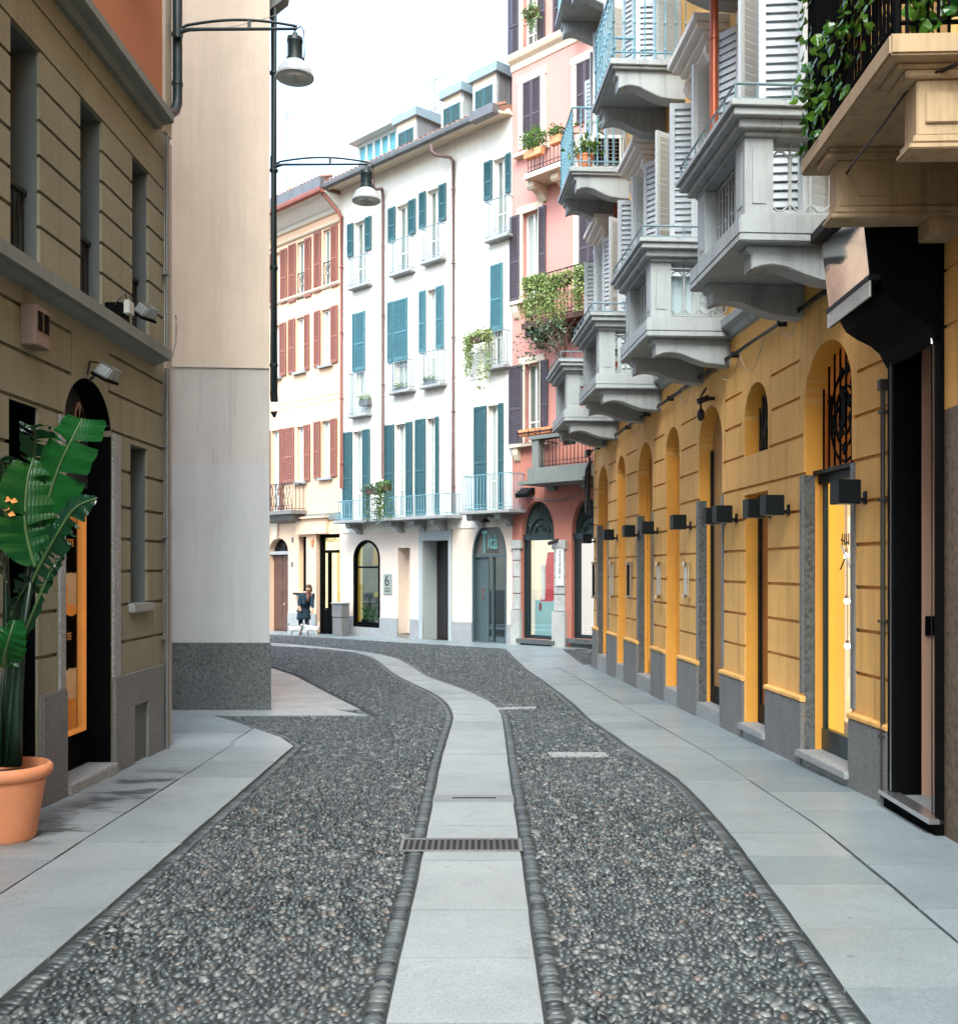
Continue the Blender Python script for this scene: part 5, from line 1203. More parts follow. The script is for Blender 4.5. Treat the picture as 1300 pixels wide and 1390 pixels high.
c=(h.x0+h.x1)/2
for rr_ in (.12,.2,.30): m.tube([(c+rr_*math.cos(6.283*i/16),-.165,2.90+rr_*1.3*math.sin(6.283*i/16)) for i in range(17)],.012,5)
for k in range(22):
    a=random.uniform(0,6.28); r=random.uniform(.1,.36); x=c+r*math.cos(a); z=2.95+r*1.15*math.sin(a); m.prism([(x-.05,z),(x,z+.06),(x+.05,z+.01),(x+.01,z-.05)],-.17,-.155,'y')
m.prism([(c+.04*math.cos(i)+.0,2.95+.16*math.sin(i)) for i in [6.283*j/10 for j in range(10)]],-.165,-.145,'y'); m.build('fan_grille',M['black'],e,fix=False)
m=MB(); m.box(h.x0,h.x1,-.24,-.225,2.47,3.54); m.build('fanlight_pane',emis('dark orange fanlight',(.30,.085,.012),.5,(.14,.04,.008)),e)
# crossed mark and lettering on the glass
wm=paint('white lettering',(.9,.9,.9),.4,.02); xg=SY(1146.5,-.17); zg_=Yf.z(1147,756,-.17)
m=MB()
m.prism([(xg-.115,zg_-.11),(xg-.085,zg_-.11),(xg+.115,zg_+.10),(xg+.085,zg_+.10)],-.185,-.179,'y')
m.build('crossed_mark',wm,e); m=MB(); m.prism([(xg+.095,zg_-.11),(xg+.115,zg_-.11),(xg+.02,zg_-.01),(xg+.0,zg_-.01)],-.178,-.173,'y'); m.build('crossed_mark',M['iron'],e); marks('lettering',M['iron'],e,xg-.06,xg+.11,zg_+.10,.10,-.181,4,7); textmesh('L','lettering',wm,e,(xg+.02,-.181,zg_-.17),TXR,.06,.002)
def bulb(px,py,off,label):
    x=SY(px,off); z=Yf.zs(x,py,off); r=empty('bulb_lamp',Yf.W(x,off,z),Yf.rz,label,'lamp'); m=MB(); m.ball((0,0,0),.028,12); m.build('bulb',emis('glowing bulb',(1,.85,.55),14,(1,.85,.55)),r,smooth=True); m=MB(); m.tube([(0,0,.02),(0,0,.9)],.004,5); m.lathe([(.016,.02),(.018,.05),(0,.06)],(0,0,0),8); m.build('flex',M['steel'],r)
bulb(1147.5,754,-.45,'topmost glowing bulb in the orange shop window'); bulb(1149,816,-.45,'middle glowing bulb in the orange shop window'); bulb(1150,877,-.45,'lowest glowing bulb in the orange shop window')
# doors in the other arches
def leafdoor(h,mat,name='door',gl=None,fm=None):
    e=empty(name,(0,0,0),0,parent=yr); zt=h.z1 if not h.arch else h.sp
    m=MB(); m.prism(h.outline(.0,-.05),-.197,-.175,'y') if h.arch else m.box(h.x0,h.x1,-.197,-.175,-.05,zt); m.build('leaf',mat,e)
    y=-.175
    m=MB(); m.box(h.x0+.003,h.x0+.06,y,y+.03,-.04,zt-.01); m.box(h.x1-.06,h.x1-.003,y,y+.03,-.04,zt-.01); m.box(h.x0+.06,h.x1-.06,y,y+.028,-.04,.16); m.build('frame',fm or M['lamp_black'],e)
    return e
leafdoor(O2,paint('warm brown glazed door',(.30,.11,.03),.25)); leafdoor(O3,paint('tan glazed panel',(.33,.19,.085),.2))
for h in (O4,O5,O6,O7): leafdoor(h,paint('ochre door panel',(.40,.22,.06),.4),fm=M['yellow_reveal'])
m=MB(); m.prism(O2w.outline(0),-.197,-.18,'y'); e=empty('arched_fanlight',(0,0,0),0,parent=yr); m.build('pane',M['pane_dark'],e)
m=MB(); x=O2w.x0+.06
while x<O2w.x1: m.tube([(x,-.16,2.79),(x,-.16,O2w.az(x))],.009,5); x+=.09
for k in range(16): a=random.uniform(0,3.14); r=random.uniform(.08,.26); x=(O2w.x0+O2w.x1)/2+r*math.cos(a); z=3.0+r*math.sin(a); m.prism([(x-.04,z),(x,z+.05),(x+.04,z),(x,z-.04)],-.165,-.15,'y')
m.build('grille',M['iron'],e,fix=False)
# upper wall with windows
HB=[]; BY=[(7.78,9.22),(10.95,12.4),(14.1,15.6),(17.2,18.7)]; CY=[(9.6,11.0),(12.85,14.25),(16.3,17.75)]
FW=[]
for a,b in BY+[]: c=YY((a+b)/2); hh=Hole(c-.40,c+.40,4.40,7.25,0,.22); HB.append(hh); FW.append(hh)
PW=[]
for Y0 in (10.15,13.55,16.75): c=YY(Y0); hh=Hole(c-.34,c+.34,5.0,7.35,0,.22); HB.append(hh); PW.append(hh)
SW=[]
for a,b in CY: c=YY((a+b)/2); hh=Hole(c-.42,c+.42,8.25,11.0,0,.22); HB.append(hh); SW.append(hh)
for Y0 in (8.5,11.7,15.0,18.6): c=YY(Y0); hh=Hole(c-.34,c+.34,8.9,11.0,0,.22); HB.append(hh); PW.append(hh)
wall('upper_wall',yr,M['yellow_up'],XN,XF,3.86,15.5,HB,ends=.5)
m=MB(); m.box(XN,XF,-1.3,-9,-.8,15.5); m.build('building_body',M['yellow_up'],yr)
m=MB(); m.prism([(-.01,4.14),(.04,4.16),(.07,4.22),(.14,4.25),(.15,4.33),(.02,4.37),(-.01,4.37)],XN,XF,'x'); m.build('string_course',M['balc'],yr)
gs=M['gray_shutter']
def sash(h,e):
    t=.05; m=MB(); m.box(h.x0+.002,h.x0+t,-.2,-.15,h.z0,h.z1); m.box(h.x1-t,h.x1-.002,-.2,-.15,h.z0,h.z1); m.box(h.x0+t,h.x1-t,-.2,-.15,h.z1-t,h.z1); c=(h.x0+h.x1)/2; m.box(c-.03,c+.03,-.198,-.148,h.z0,h.z1-t); m.build('frame',M['white_trim'],e)
    m=MB(); m.box(h.x0,h.x1,-.225,-.2,h.z0,h.z1); m.build('pane',M['pane'],e)
for i,h in enumerate(FW+SW):
    e=empty('french_window',(0,0,0),0,parent=yr); sash(h,e)
    w=.40; near=i==0
    o=add_shutter(e,h.x1,h.x1+w,h.z0+.02,h.z1,gs,.02,82,'l',pitch=.075,t=.04); o=add_shutter(e,h.x0-w,h.x0,h.z0+.02,h.z1,gs,.02,70,'r',pitch=.075,t=.04)
for h in PW:
    e=empty('window',(0,0,0),0,parent=yr); sash(h,e); t=.13
    m=MB(); m.box(h.x0-t,h.x0,-.01,.05,h.z0,h.z1); m.box(h.x1,h.x1+t,-.01,.05,h.z0,h.z1); m.box(h.x0-t-.03,h.x1+t+.03,-.01,.07,h.z1,h.z1+.2); m.box(h.x0-.16,h.x1+.16,-.01,.12,h.z0-.1,h.z0); m.build('trim',M['white_trim'],e)
    add_shutter(e,h.x1,h.x1+.34,h.z0,h.z1,gs,.055,35,'l',pitch=.075,t=.035); add_shutter(e,h.x0-.34,h.x0,h.z0,h.z1,gs,.055,60,'r',pitch=.075,t=.035)
# hoods on scrolled consoles
for h in FW[0:]:
    e=empty('window_hood',(0,0,0),0,parent=yr); x0,x1=h.x0-.10,h.x1+.10
    def step(off,za,zb,d): m.box(x0-d,x1+d,-.01,off,za,zb)
    m=MB(); step(.20,7.52,7.58,-.03); step(.27,7.58,7.65,.0); step(.36,7.65,7.72,.05); step(.41,7.72,7.80,.09); m.box(x0,x1,-.01,.06,7.26,7.52); m.build('cornice',M['white_trim'],e,bevel=.008)
    m=MB()
    for x in (x0+.01,x1-.11): m.prism([(0,7.52),(.24,7.52),(.25,7.44),(.20,7.36),(.13,7.30),(.10,7.20),(.14,7.10),(.10,7.0),(.04,6.96),(0,6.98)],x,x+.10,'x')
    m.each('console',M['white_trim'],e,bevel=.01)
# stone balconies of the first floor
def octa(m,c0,c1,z0,z1,fixed,axis,r=.009,cut=.05):
    P=[(c0+cut,z0),(c1-cut,z0),(c1,z0+cut),(c1,z1-cut),(c1-cut,z1),(c0+cut,z1),(c0,z1-cut),(c0,z0+cut),(c0+cut,z0)]
    m.tube([((fixed,p[0],p[1]) if axis=='y' else (p[0],fixed,p[1])) for p in P],r,5,False)
def bracket(m,x,w,off,z,k=1.0):
    pr=[(0,z),(off,z),(off,z-.055*k),(off-.04,z-.07*k),(off-.04,z-.19*k),(off-.11,z-.165*k),(off-.20,z-.15*k),(off-.32,z-.17*k),(off-.46,z-.225*k),(off-.60,z-.27*k),(off-.76,z-.285*k),(0,z-.29*k)]
    m.prism(pr,x,x+w,'x')
def stone_balcony(x0,x1,off=.97):
    e=empty('stone_balcony',(0,0,0),0,parent=yr); zb=4.15; Bm=M['balc']
    m=MB(); m.box(x0,x1,-.01,off,zb,4.21); m.prism([(-.01,4.21),(off,4.21),(off,4.34),(off-.04,4.37),(-.01,4.37)],x0+.003,x1-.003,'x'); m.build('floor_slab',Bm,e,bevel=.01)
    m=MB(); bracket(m,x0+.10,.20,off-.09,zb,1.0); bracket(m,x1-.30,.20,off-.09,zb,1.0); m.each('bracket',Bm,e,bevel=.008)
    m=MB(); p=.23; inn=.06
    for x in (x0+inn,x1-inn-p):
        m.box(x,x+p,off-inn-p,off-inn,4.37,4.98)
        m.box(x+p*.25,x+p*.75,off-inn-.001,off-inn+.006,4.46,4.90) 
    m.box(x0+inn-.006,x0+inn+.001,off-inn-p*.75,off-inn-p*.25,4.46,4.90)
    m.each('corner_post',Bm,e,bevel=.008)
    m=MB()
    def ringbar(o0,z0,z1): 
        w=.26; m.box(x0-o0,x1+o0,off-inn-w+.0,off+o0-.02,z0,z1); m.box(x0-o0,x0+w,0,off-inn-w,z0,z1); m.box(x1-w,x1+o0,0,off-inn-w,z0,z1)
    ringbar(-.03,4.98,5.02); ringbar(.03,5.02,5.09); ringbar(.09,5.09,5.15); ringbar(.12,5.15,5.20); m.build('handrail_cornice',Bm,e,bevel=.006)
    m=MB(); n=int((x1-x0-2*inn-2*p)/.085)
    for k in range(1,n): 
        x=x0+inn+p+(x1-x0-2*inn-2*p)*k/n; m.tube([(x,off-.17,4.37),(x,off-.17,4.98)],.009 if k%2 else .012,5,False)
        m.ball((x,off-.17,4.52+(.1 if k%2 else .3)),.02,6)
    m.box(x0+inn+p,x1-inn-p,off-.18,off-.16,4.40,4.42); m.box(x0+inn+p,x1-inn-p,off-.18,off-.16,4.93,4.95)
    for xs_ in (x0+.15,x1-.15):
        ya,yb=.02,off-inn-p; m.box(xs_-.01,xs_+.01,ya,yb,4.41,4.43); m.box(xs_-.01,xs_+.01,ya,yb,4.92,4.94); nn=4
        for k in range(nn): octa(m,ya+(yb-ya)*k/nn+.01,ya+(yb-ya)*(k+1)/nn-.01,4.44,4.91,xs_,'y')
        for k in range(1,nn): m.tube([(xs_,ya+(yb-ya)*k/nn,4.38),(xs_,ya+(yb-ya)*k/nn,4.98)],.010,6,False)
    m.build('iron_panels',M['balc'],e,fix=False)
    m=MB(); m.box(x0+inn+p,x1-inn-p,off-.215,-.21+off,4.38,4.97); m.build('shade_mesh_backing',paint('dark balcony shade and green mesh',(.008,.014,.014),.8,.4),e)  # dark sheet: wire mesh, plus shade of the balcony interior put into its colour
    m=MB(); t=.011; zt=5.33
    for a,b in (((x0-.08,.02),(x0-.08,off+.06)),((x0-.08,off+.06),(x1+.08,off+.06)),((x1+.08,off+.06),(x1+.08,.02))):
        m.tube([(a[0],a[1],zt),(b[0],b[1],zt)],t,6); m.tube([(a[0],a[1],5.215),(b[0],b[1],5.215)],t*.8,6); L=math.dist(a,b); k=0
        while k<=L: q=k/L; m.tube([(a[0]+(b[0]-a[0])*q,a[1]+(b[1]-a[1])*q,5.20),(a[0]+(b[0]-a[0])*q,a[1]+(b[1]-a[1])*q,zt)],.009,5,False); k+=.28
    m.build('top_rail',M['balc_rail'],e,fix=False)
for a,b in BY: stone_balcony(YY(a),YY(b))
def slab_balcony(x0,x1,z,off=1.0,rail=True):
    e=empty('balcony',(0,0,0),0,parent=yr); Bm=M['balc']
    m=MB(); m.box(x0,x1,-.01,off,z-.08,z); m.box(x0+.03,x1-.03,-.01,off-.03,z-.12,z-.08); m.build('floor_slab',Bm,e,bevel=.008)
    m=MB(); bracket(m,x0+.08,.22,off-.08,z-.12,1.25); bracket(m,x1-.30,.22,off-.08,z-.12,1.25); m.each('bracket',Bm,e,bevel=.008)
    m=MB(); zt=z+.98; a_=.05
    for a,b in (((x0+a_,.0),(x0+a_,off-a_)),((x0+a_,off-a_),(x1-a_,off-a_)),((x1-a_,off-a_),(x1-a_,0))):
        m.tube([(a[0],a[1],zt),(b[0],b[1],zt)],.018,6); m.tube([(a[0],a[1],z+.10),(b[0],b[1],z+.10)],.012,6); L=math.dist(a,b); n=max(1,round(L/.14))
        for k in range(n+1):
            q=k/n; x=a[0]+(b[0]-a[0])*q; y=a[1]+(b[1]-a[1])*q; m.tube([(x,y,z),(x,y,zt)],.011,6,False); 
            for zz in (.14,.5,.86): m.lathe([(.011,-.03),(.022,0),(.011,.03)],(x,y,z+zz*.98),6)
    m.build('railing',M['blue_rail'],e,fix=False)
for a,b in CY: slab_balcony(YY(a),YY(b),8.18)
slab_balcony(YY(16.6),YY(18.1),11.5); slab_balcony(YY(13.1),YY(14.4),11.5)
# orange copper downpipes
for off,Y0,zb,zt in ((.10,16.95,5.0,15.4),(.34,10.55,5.6,7.9)):
    x=YY(Y0); m=MB(); m.tube([(x,off,zb),(x,off,zt)],.048,10); z=zb+.5
    while z<zt: m.tube([(x,off,z),(x,off,z+.03)],.056,10); z+=1.1
    m.build('copper_pipe',M['copper'],yr,auto=40)
m=MB(); x=.06; m.tube([(x,.03,-.1),(x,.03,2.98)],.018,8); m.box(x-.025,x+.025,0,.06,2.92,3.0)
for z in (.35,1.2,2.1,2.75): m.box(x-.03,x+.03,0,.055,z,z+.02)
m.build('conduit',paint('brown iron conduit',(.03,.025,.02),.6,.3),yr,auto=40)
# cube lamps
for k,(Y0,lab) in enumerate(((7.62,'largest black cube lamp, beside the lit orange shop window'),(9.22,'black cube lamp on the pier left of the lit orange window'),(9.72,'black cube lamp half hidden behind another, left of the orange window'),(10.75,'black cube lamp on the narrow pier right of the third arch'),(11.15,'black cube lamp partly hidden at the near edge of the third arch'),(12.6,'black cube lamp on the pier between the third and fourth arches'),(14.35,'black cube lamp on the pier beyond the fourth arch'),(15.6,'black cube lamp third from the far corner of the yellow building'),(17.3,'black cube lamp second from the far corner of the yellow building'),(19.55,'black cube lamp at the far corner of the yellow building'))):
    e=empty('cube_lamp',Yf.W(YY(Y0),0,2.10),Yf.rz,lab,'wall lamp',group='black cube lamps along the yellow wall')
    m=MB(); m.box(0,.175,.075,.25,.0,.185); m.build('shade',M['lamp_black'],e,bevel=.004); m=MB(); m.box(.06,.11,0,.015,.0,.10); m.box(.07,.10,.015,.075,.02,.05); m.build('bracket',M['lamp_black'],e); m=MB(); m.box(.02,.155,.095,.23,-.002,.004); m.build('diffuser',M['lampshade'],e)
# tube fixtures
for k,(px,lab,mt) in enumerate(((932.5,'chrome tube fixture nearest the camera on the yellow piers','chrome'),(895,'chrome tube fixture second from the near end on the yellow piers','chrome'),(854,'dark tube fixture on the middle yellow pier','lamp_black'),(831,'pale tube fixture on the narrow pier beyond the dark one','chrome'),(806.5,'dark tube fixture at the far yellow corner','lamp_black'))):
    x=SY(px,.04); z0,z1=Yf.zs(x,812,.04),Yf.zs(x,762,.04); e=empty('tube_fixture',Yf.W(x,0,z0),Yf.rz,lab,'wall light',group='vertical tube fixtures on the yellow piers'); h_=z1-z0
    m=MB(); m.tube([(0,.06,.05),(0,.06,h_-.05)],.024,10); m.build('tube',paint('clear tube',(.45,.48,.48),.1,.1,.4) if mt=='chrome' else M['lamp_black'],e,auto=40); m=MB()
    for z in (0,h_-.06): m.box(-.045,.045,.0,.095,z,z+.05)
    m.box(-.012,.012,0,.03,.05,h_-.06); m.build('end_caps',M['chrome'] if mt=='chrome' else M['steel'],e,bevel=.004)
# cables
e=empty('cable_bundle',Yf.W(XN,.06,3.9),Yf.rz,'black cable bundle running along the yellow wall below the balconies','cable')
m=MB(); N=40
for j in range(3): m.tube([(XN+(XF-XN)*i/N,.0+.012*math.sin(i*1.3+j*2),.02+.018*math.sin(i*.9+j*2.1)-.0) for i in range(N+1)],.011,5)
for i in range(9): x=XN+(XF-XN)*(i+.5)/9; m.box(x-.012,x+.012,-.06,.03,-.015,.05)
m.build('cable_strand',M['iron'],e,auto=60,fix=False)
m=MB()
for a,b,d in ((2.5,3.3,.28),(3.2,4.1,.22),(1.6,2.1,.16),(5.2,5.7,.2),(8.0,8.6,.2)): m.tube([(a+(b-a)*i/8,.0,.0-d*math.sin(math.pi*i/8)) for i in range(9)],.004,4)
m.each('loose_wire',paint('pale wire',(.35,.33,.28),.6),e,fix=False)
e=empty('cable_coil',Yf.W(XF-.05,.08,3.55),Yf.rz,'tangle of black and white cable loops hanging at the far yellow corner','cable'); m=MB()
for j in range(5): r=.16+.03*j; m.tube([(random.uniform(-.03,.03)+r*.55*math.cos(6.283*i/14),.02*j,r*1.6*math.sin(6.283*i/14)-.1*j) for i in range(15)],.012,5)
m.tube([(0,.02,.3),(-.1,.03,-.1),(-.05,.02,-.6),(-.2,.04,-.9)],.014,5); m.box(-.12,.1,0,.1,.28,.4); m.build('loops',M['iron'],e,fix=False)
for px,py,lab,nm in ((951,563,'black bulbous plug hanging on a short cable right of the third arch','hanging_plug'),(958,542,'small black camera above the third yellow arch','camera')):
    x=SY(px,.1); z=Yf.zs(x,py,.1); e=empty(nm,Yf.W(x,.1,z),Yf.rz,lab,nm.split('_')[-1]); m=MB()
    if nm=='camera': m.tube([(0,.1,-.03),(0,-.03,.02)],.035,8); m.box(-.02,.02,-.1,-.02,-.01,.03)
    else: m.lathe([(0,.08),(.02,.07),(.045,.03),(.045,-.03),(.02,-.07),(0,-.07)],(0,0,0),10); m.tube([(0,0,.07),(.0,0,.22),(-.03,-.06,.32)],.012,6)
    m.build('body',M['iron'],e,auto=50)
# things on the second floor balcony
zf=8.18; x0,x1=YY(16.3),YY(17.75)
e=empty('air_conditioner',Yf.W(x0+.35,.45,zf),Yf.rz,'white air conditioner with a wire grille on the pale blue balcony by the pink building','air conditioner'); m=MB(); m.box(-.15,.15,-.38,.42,.05,.62); m.build('case',M['white_trim'],e,bevel=.01); m=MB(); m.box(-.156,-.151,-.30,.12,.10,.56); m.build('fan_opening',M['black_matt'],e)
m=MB()
for k in range(8): m.box(-.165,-.158,-.30,.12,.11+k*.062,.118+k*.062); 
for k in range(8): m.box(-.166,-.159,-.30+k*.059,-.294+k*.059,.10,.56)
m.build('grille',M['steel'],e)
def fpot(x,y,z,lab,c='leaf',n=260):
    e=empty('potted_plant',Yf.W(x,y,z),Yf.rz,lab,'potted plant'); m=MB(); m.lathe([(0,0),(.10,0),(.14,.2),(.15,.2),(.15,.23),(0,.22)],(0,0,0),12); m.build('pot',M['terracotta'],e,auto=40); m=MB(); pts=[(random.gauss(0,.11),random.gauss(0,.11),.25+abs(random.gauss(0,.16))) for _ in range(n)]; leaf_cloud(m,pts,.09); m.build('foliage',M[c],e,fix=False)
fpot(x0+.2,.72,zf+.02,'leafy potted plant behind the rail of the pale blue balcony, outer side'); fpot(x0+.5,.25,zf+.62,'potted plant standing on the air conditioner','leaf_dark')
x=YY(12.4)-1.1; e=empty('storage_cabinet',Yf.W(x,.55,4.37),Yf.rz,'pale blue metal cabinet standing inside the middle stone balcony','cabinet'); m=MB(); m.box(-.1,.2,-.3,.3,0,.52); m.build('case',paint('pale blue metal',(.40,.50,.53),.4),e,bevel=.01); m=MB(); m.box(-.112,-.10,-.28,-.01,.04,.48); m.box(-.112,-.10,.01,.28,.04,.48); m.build('door_panels',paint('pale blue metal',(.40,.50,.53),.4),e,bevel=.004)
# ================================================================ near right building with the black shop front
Nf=Fac((3.018,7.296),(.036,1)); nr=Nf.root('shop_building','cream building at the near right with a black arched shop front and ivy covered balcony','building'); SN=Nf.s; NY=Nf.sY
E0=-14
PH=Hole(NY(6.38),NY(7.27),-.6,3.98,0,.02); NW1=[Hole(NY(y),NY(y+1.1),4.36,7.2,0,.3) for y in (5.2,2.2)]+[Hole(NY(y),NY(y+1.1),-.6,3.0,0,.4) for y in (4.2,2.0,-.4)]
def pg(): return [(a,b,z,z+.02,.015) for z in (3.14,3.5) for a,b in between([PH],E0,0)]
wall('wall',nr,M['yellow'],E0,-.003,2.62,15.5,[PH]+NW1,pg(),ends=.5)
wall('stone_wall',nr,granite('brown pitted stone',(.15,.105,.07),scale=26,dark=.4),E0,-.003,-.8,2.62,[PH]+NW1,(),ends=0,each=True)
m=MB(); m.box(E0,-.003,-1.6,-9,-.8,15.5); m.build('building_body',M['yellow_up'],nr)
for h in NW1: m=MB(); m.box(h.x0,h.x1,-.42 if h.z0<0 else -.32,-.3,h.z0,h.z1); m.build('window',M['pane_dark'],nr)
# black shop front
e=empty('black_shop_front',(0,0,0),0,parent=nr); bk=M['black']
q0,q1=NY(6.46),NY(7.16); AR=Hole(q0,q1,-.6,3.48,.42,.20)
o=wall('portal',e,bk,PH.x0,PH.x1,-.6,3.98,[AR],(),ends=.3); o.location.y=.03
m=MB(); m.box(q1-.004,q1+.02,-1.5,-.17,-.03,3.6); m.build('beige_side_wall',paint('pinkish beige paint',(.50,.31,.225),.6,.05),e)
m=MB(); m.box(q0-1.0,q1,-1.52,-1.5,-.03,3.6); m.box(q0-1.0,q1,-1.5,-.17,3.52,3.6); m.build('back_wall',paint('dim beige paint',(.36,.25,.18),.7,.05),e)
m=MB(); m.box(q0-1,q1,-1.5,-.19,-.6,-.03); m.box(q0,q1,-.19,.0,-.6,-.03); m.build('floor',M['slab_c'],e)
m=MB(); m.box(PH.x0,PH.x1,-.02,.10,-.045,-.012); m.build('steel_sill',M['steel'],e,bevel=.003)
m=MB(); m.box(PH.x0,PH.x1,-.02,.06,-.6,-.046); m.build('sill_base',M['black_matt'],e)
m=MB(); m.box(q1-.03,q1-.005,-.26,-.19,1.12,1.26); m.build('intercom',bk,e,bevel=.004)
m=MB()
q=AR.xs(24)
m.tube([(q1+.012,.045,.0),(q1+.012,.045,AR.sp)]+[(q1+.012-(1-math.cos(t))*.3,.045,AR.sp+.42*math.sin(t)) for t in (.3,.6,.9)],.006,5); m.tube([(q0-.008,.05,.0),(q0-.008,.05,AR.sp)]+[(q0-.008+(1-math.cos(t))*.3,.05,AR.sp+.42*math.sin(t)) for t in (.3,.6,.9,1.2)],.006,5)
m.build('steel_edging',M['steel'],e,auto=60)
# canopy with sloping glass display and ribbed fringe
m=MB(); x0,x1=NY(6.40),NY(7.27)
m.prism([(.031,4.02),(.031,3.06),(.05,3.09),(.09,3.17),(.16,3.23),(.25,3.275),(.33,3.33),(.37,3.40),(.40,3.49),(.46,3.49),(.50,4.02)],x0,x1,'x'); m.build('canopy_cheek',bk,e)
m=MB(); m.prism([(.455,3.50),(.462,3.50),(.512,3.96),(.505,3.96)],x0+.02,x1-.02,'x'); m.build('glass_display',paint('reflective display glass',(.32,.33,.34),.06,.35,.85),e)
m=MB(); m.prism([(.40,3.465),(.475,3.465),(.475,3.50),(.40,3.50)],x0-.01,x1+.01,'x'); m.prism([(.44,3.965),(.58,3.99),(.58,4.06),(.031,4.10),(.031,4.02),(.44,4.02)],x0-.03,x1+.03,'x'); m.build('display_frame',M['lamp_black'],e,bevel=.003)
m=MB(); n=26
for k in range(n): x=x0+(x1-x0)*(k+.2)/n; m.box(x,x+.016,.455,.47,3.36,3.464)
m.build('ribbed_fringe',paint('pale ribbed fringe',(.6,.6,.58),.35),e)
m=MB(); m.box(x0,x1,.435,.45,3.365,3.464); m.build('fringe_backing',bk,e)
# cream balcony with ivy
e=empty('cream_balcony',(0,0,0),0,parent=nr); x0,x1=NY(5.02),NY(6.6); off=.85
cs=M['cream_stone']; m=MB(); m.box(x0,x1,-.01,off,4.215,4.325); m.build('floor_slab',cs,e,bevel=.012)
for xx,w,o in ((x0+.14,.17,0),(x1-.42,.17,.08)):
    m=MB(); m.box(xx,xx+w,-.01,.66+o,3.86,4.15); m.box(xx-.03,xx+w+.03,-.01,.73+o,4.15,4.19); m.box(xx-.05,xx+w+.05,-.01,.78+o*.3,4.19,4.213); m.box(xx-.012,xx+w+.012,-.01,.68+o,3.82,3.86); m.box(xx-.01,xx+w+.01,-.01,.70+o,3.79,3.82); m.box(xx-.004,xx+w+.004,-.01,.18,3.68,3.79); m.box(xx-.015,xx-.001,.45,.62,3.92,4.08); m.box(xx-.015,xx-.001,.02,.22,3.92,4.08); m.build('bracket',cs,e,bevel=.006)
m=MB(); zt=5.35
for a,b in (((x0+.05,.0),(x0+.05,off-.05)),((x0+.05,off-.05),(x1-.05,off-.05)),((x1-.05,off-.05),(x1-.05,0))):
    m.tube([(a[0],a[1],zt),(b[0],b[1],zt)],.022,6); m.tube([(a[0],a[1],4.40),(b[0],b[1],4.40)],.012,6); L=math.dist(a,b); n=round(L/.055)
    for k in range(n+1): q=k/n; x=a[0]+(b[0]-a[0])*q; y=a[1]+(b[1]-a[1])*q; m.tube([(x,y,4.325),(x,y,zt)],.009 if k%8 else .018,6,False)
m.build('railing',M['black'],e,fix=False)
def ivyleaf(m,c,s,n,droop):
    u=Vector((random.gauss(0,.6),random.uniform(-.2,.5),-droop+random.gauss(0,.45))).normalized(); nn=Vector(n)+Vector((random.gauss(0,.5),random.gauss(0,.5),random.gauss(0,.5))); v=u.cross(nn).normalized(); w=u.cross(v).normalized()
    P=[(0,0,0),(.12,.38,.05),(.30,.46,.02),(.62,.30,.03),(1.0,0,-.12),(.62,-.30,.03),(.30,-.46,.02),(.12,-.38,.05)]
    vs=[c+u*(p[0]*s)+v*(p[1]*s)+w*(p[2]*s) for p in P]+[c+u*.35*s+w*(-.05*s)]
    m.add(vs,[(8,i,(i+1)%8) for i in range(8)])
t=empty('ivy',Nf.W((x0+x1)/2,off,4.33),Nf.rz,'glossy green ivy climbing the black railing of the near right balcony','plant'); xm=(x0+x1)/2
m=MB(); 
def ivycol(x,n,z0=4.36,z1=5.5,y=off,w=.05,nrm=(0,1,.3)):
    for _ in range(n): ivyleaf(m,Vector((x-xm+random.gauss(0,w),y-off+random.uniform(-.12,.03),random.uniform(z0,z1)-4.33)),random.uniform(.05,.085),nrm,.4)
ivycol(x1-.04,130,4.34,5.6,off-.02,.035); ivycol(x1-.22,50,4.36,4.9,off,.07); ivycol(x1-.42,62,4.36,5.0,off,.09); ivycol(x1-.75,55,4.4,5.0,off,.09); ivycol(x1-1.0,45,4.45,5.2,off,.09); ivycol(x1-1.3,60,4.4,5.3,off,.09)
for _ in range(190): ivyleaf(m,Vector((random.uniform(x0+.02,x0+.10)-xm,random.uniform(.05,off-.1)-off,random.uniform(4.40,4.8)-4.33)),random.uniform(.07,.11),(-1,0,.3),.1)
m.build('foliage',M['ivy'],t,fix=False)
m=MB()
for _ in range(9):
    x=random.uniform(x0+.1,x1-.05)-xm; m.tube([(x+random.gauss(0,.04),-.06,z) for z in (0,.3,.6,.9)],.006,4)
m.build('stems',M['brown_wood'],t)
e=empty('twin_cables',Nf.W(x0,.6,4.1),Nf.rz,'pair of thin black cables sagging under the cream balcony','cable'); m=MB()
for j in (0,.035): m.tube([(-.1+j,-.2,.08),(.2+j,.05,.07),(.5+j,.10,-.02),(.9+j,.12,-.06),(1.3+j,.06,-.01),(1.75+j,-.1,.06)],.006,5)
m.build('cable_strand',M['iron'],e,auto=60)
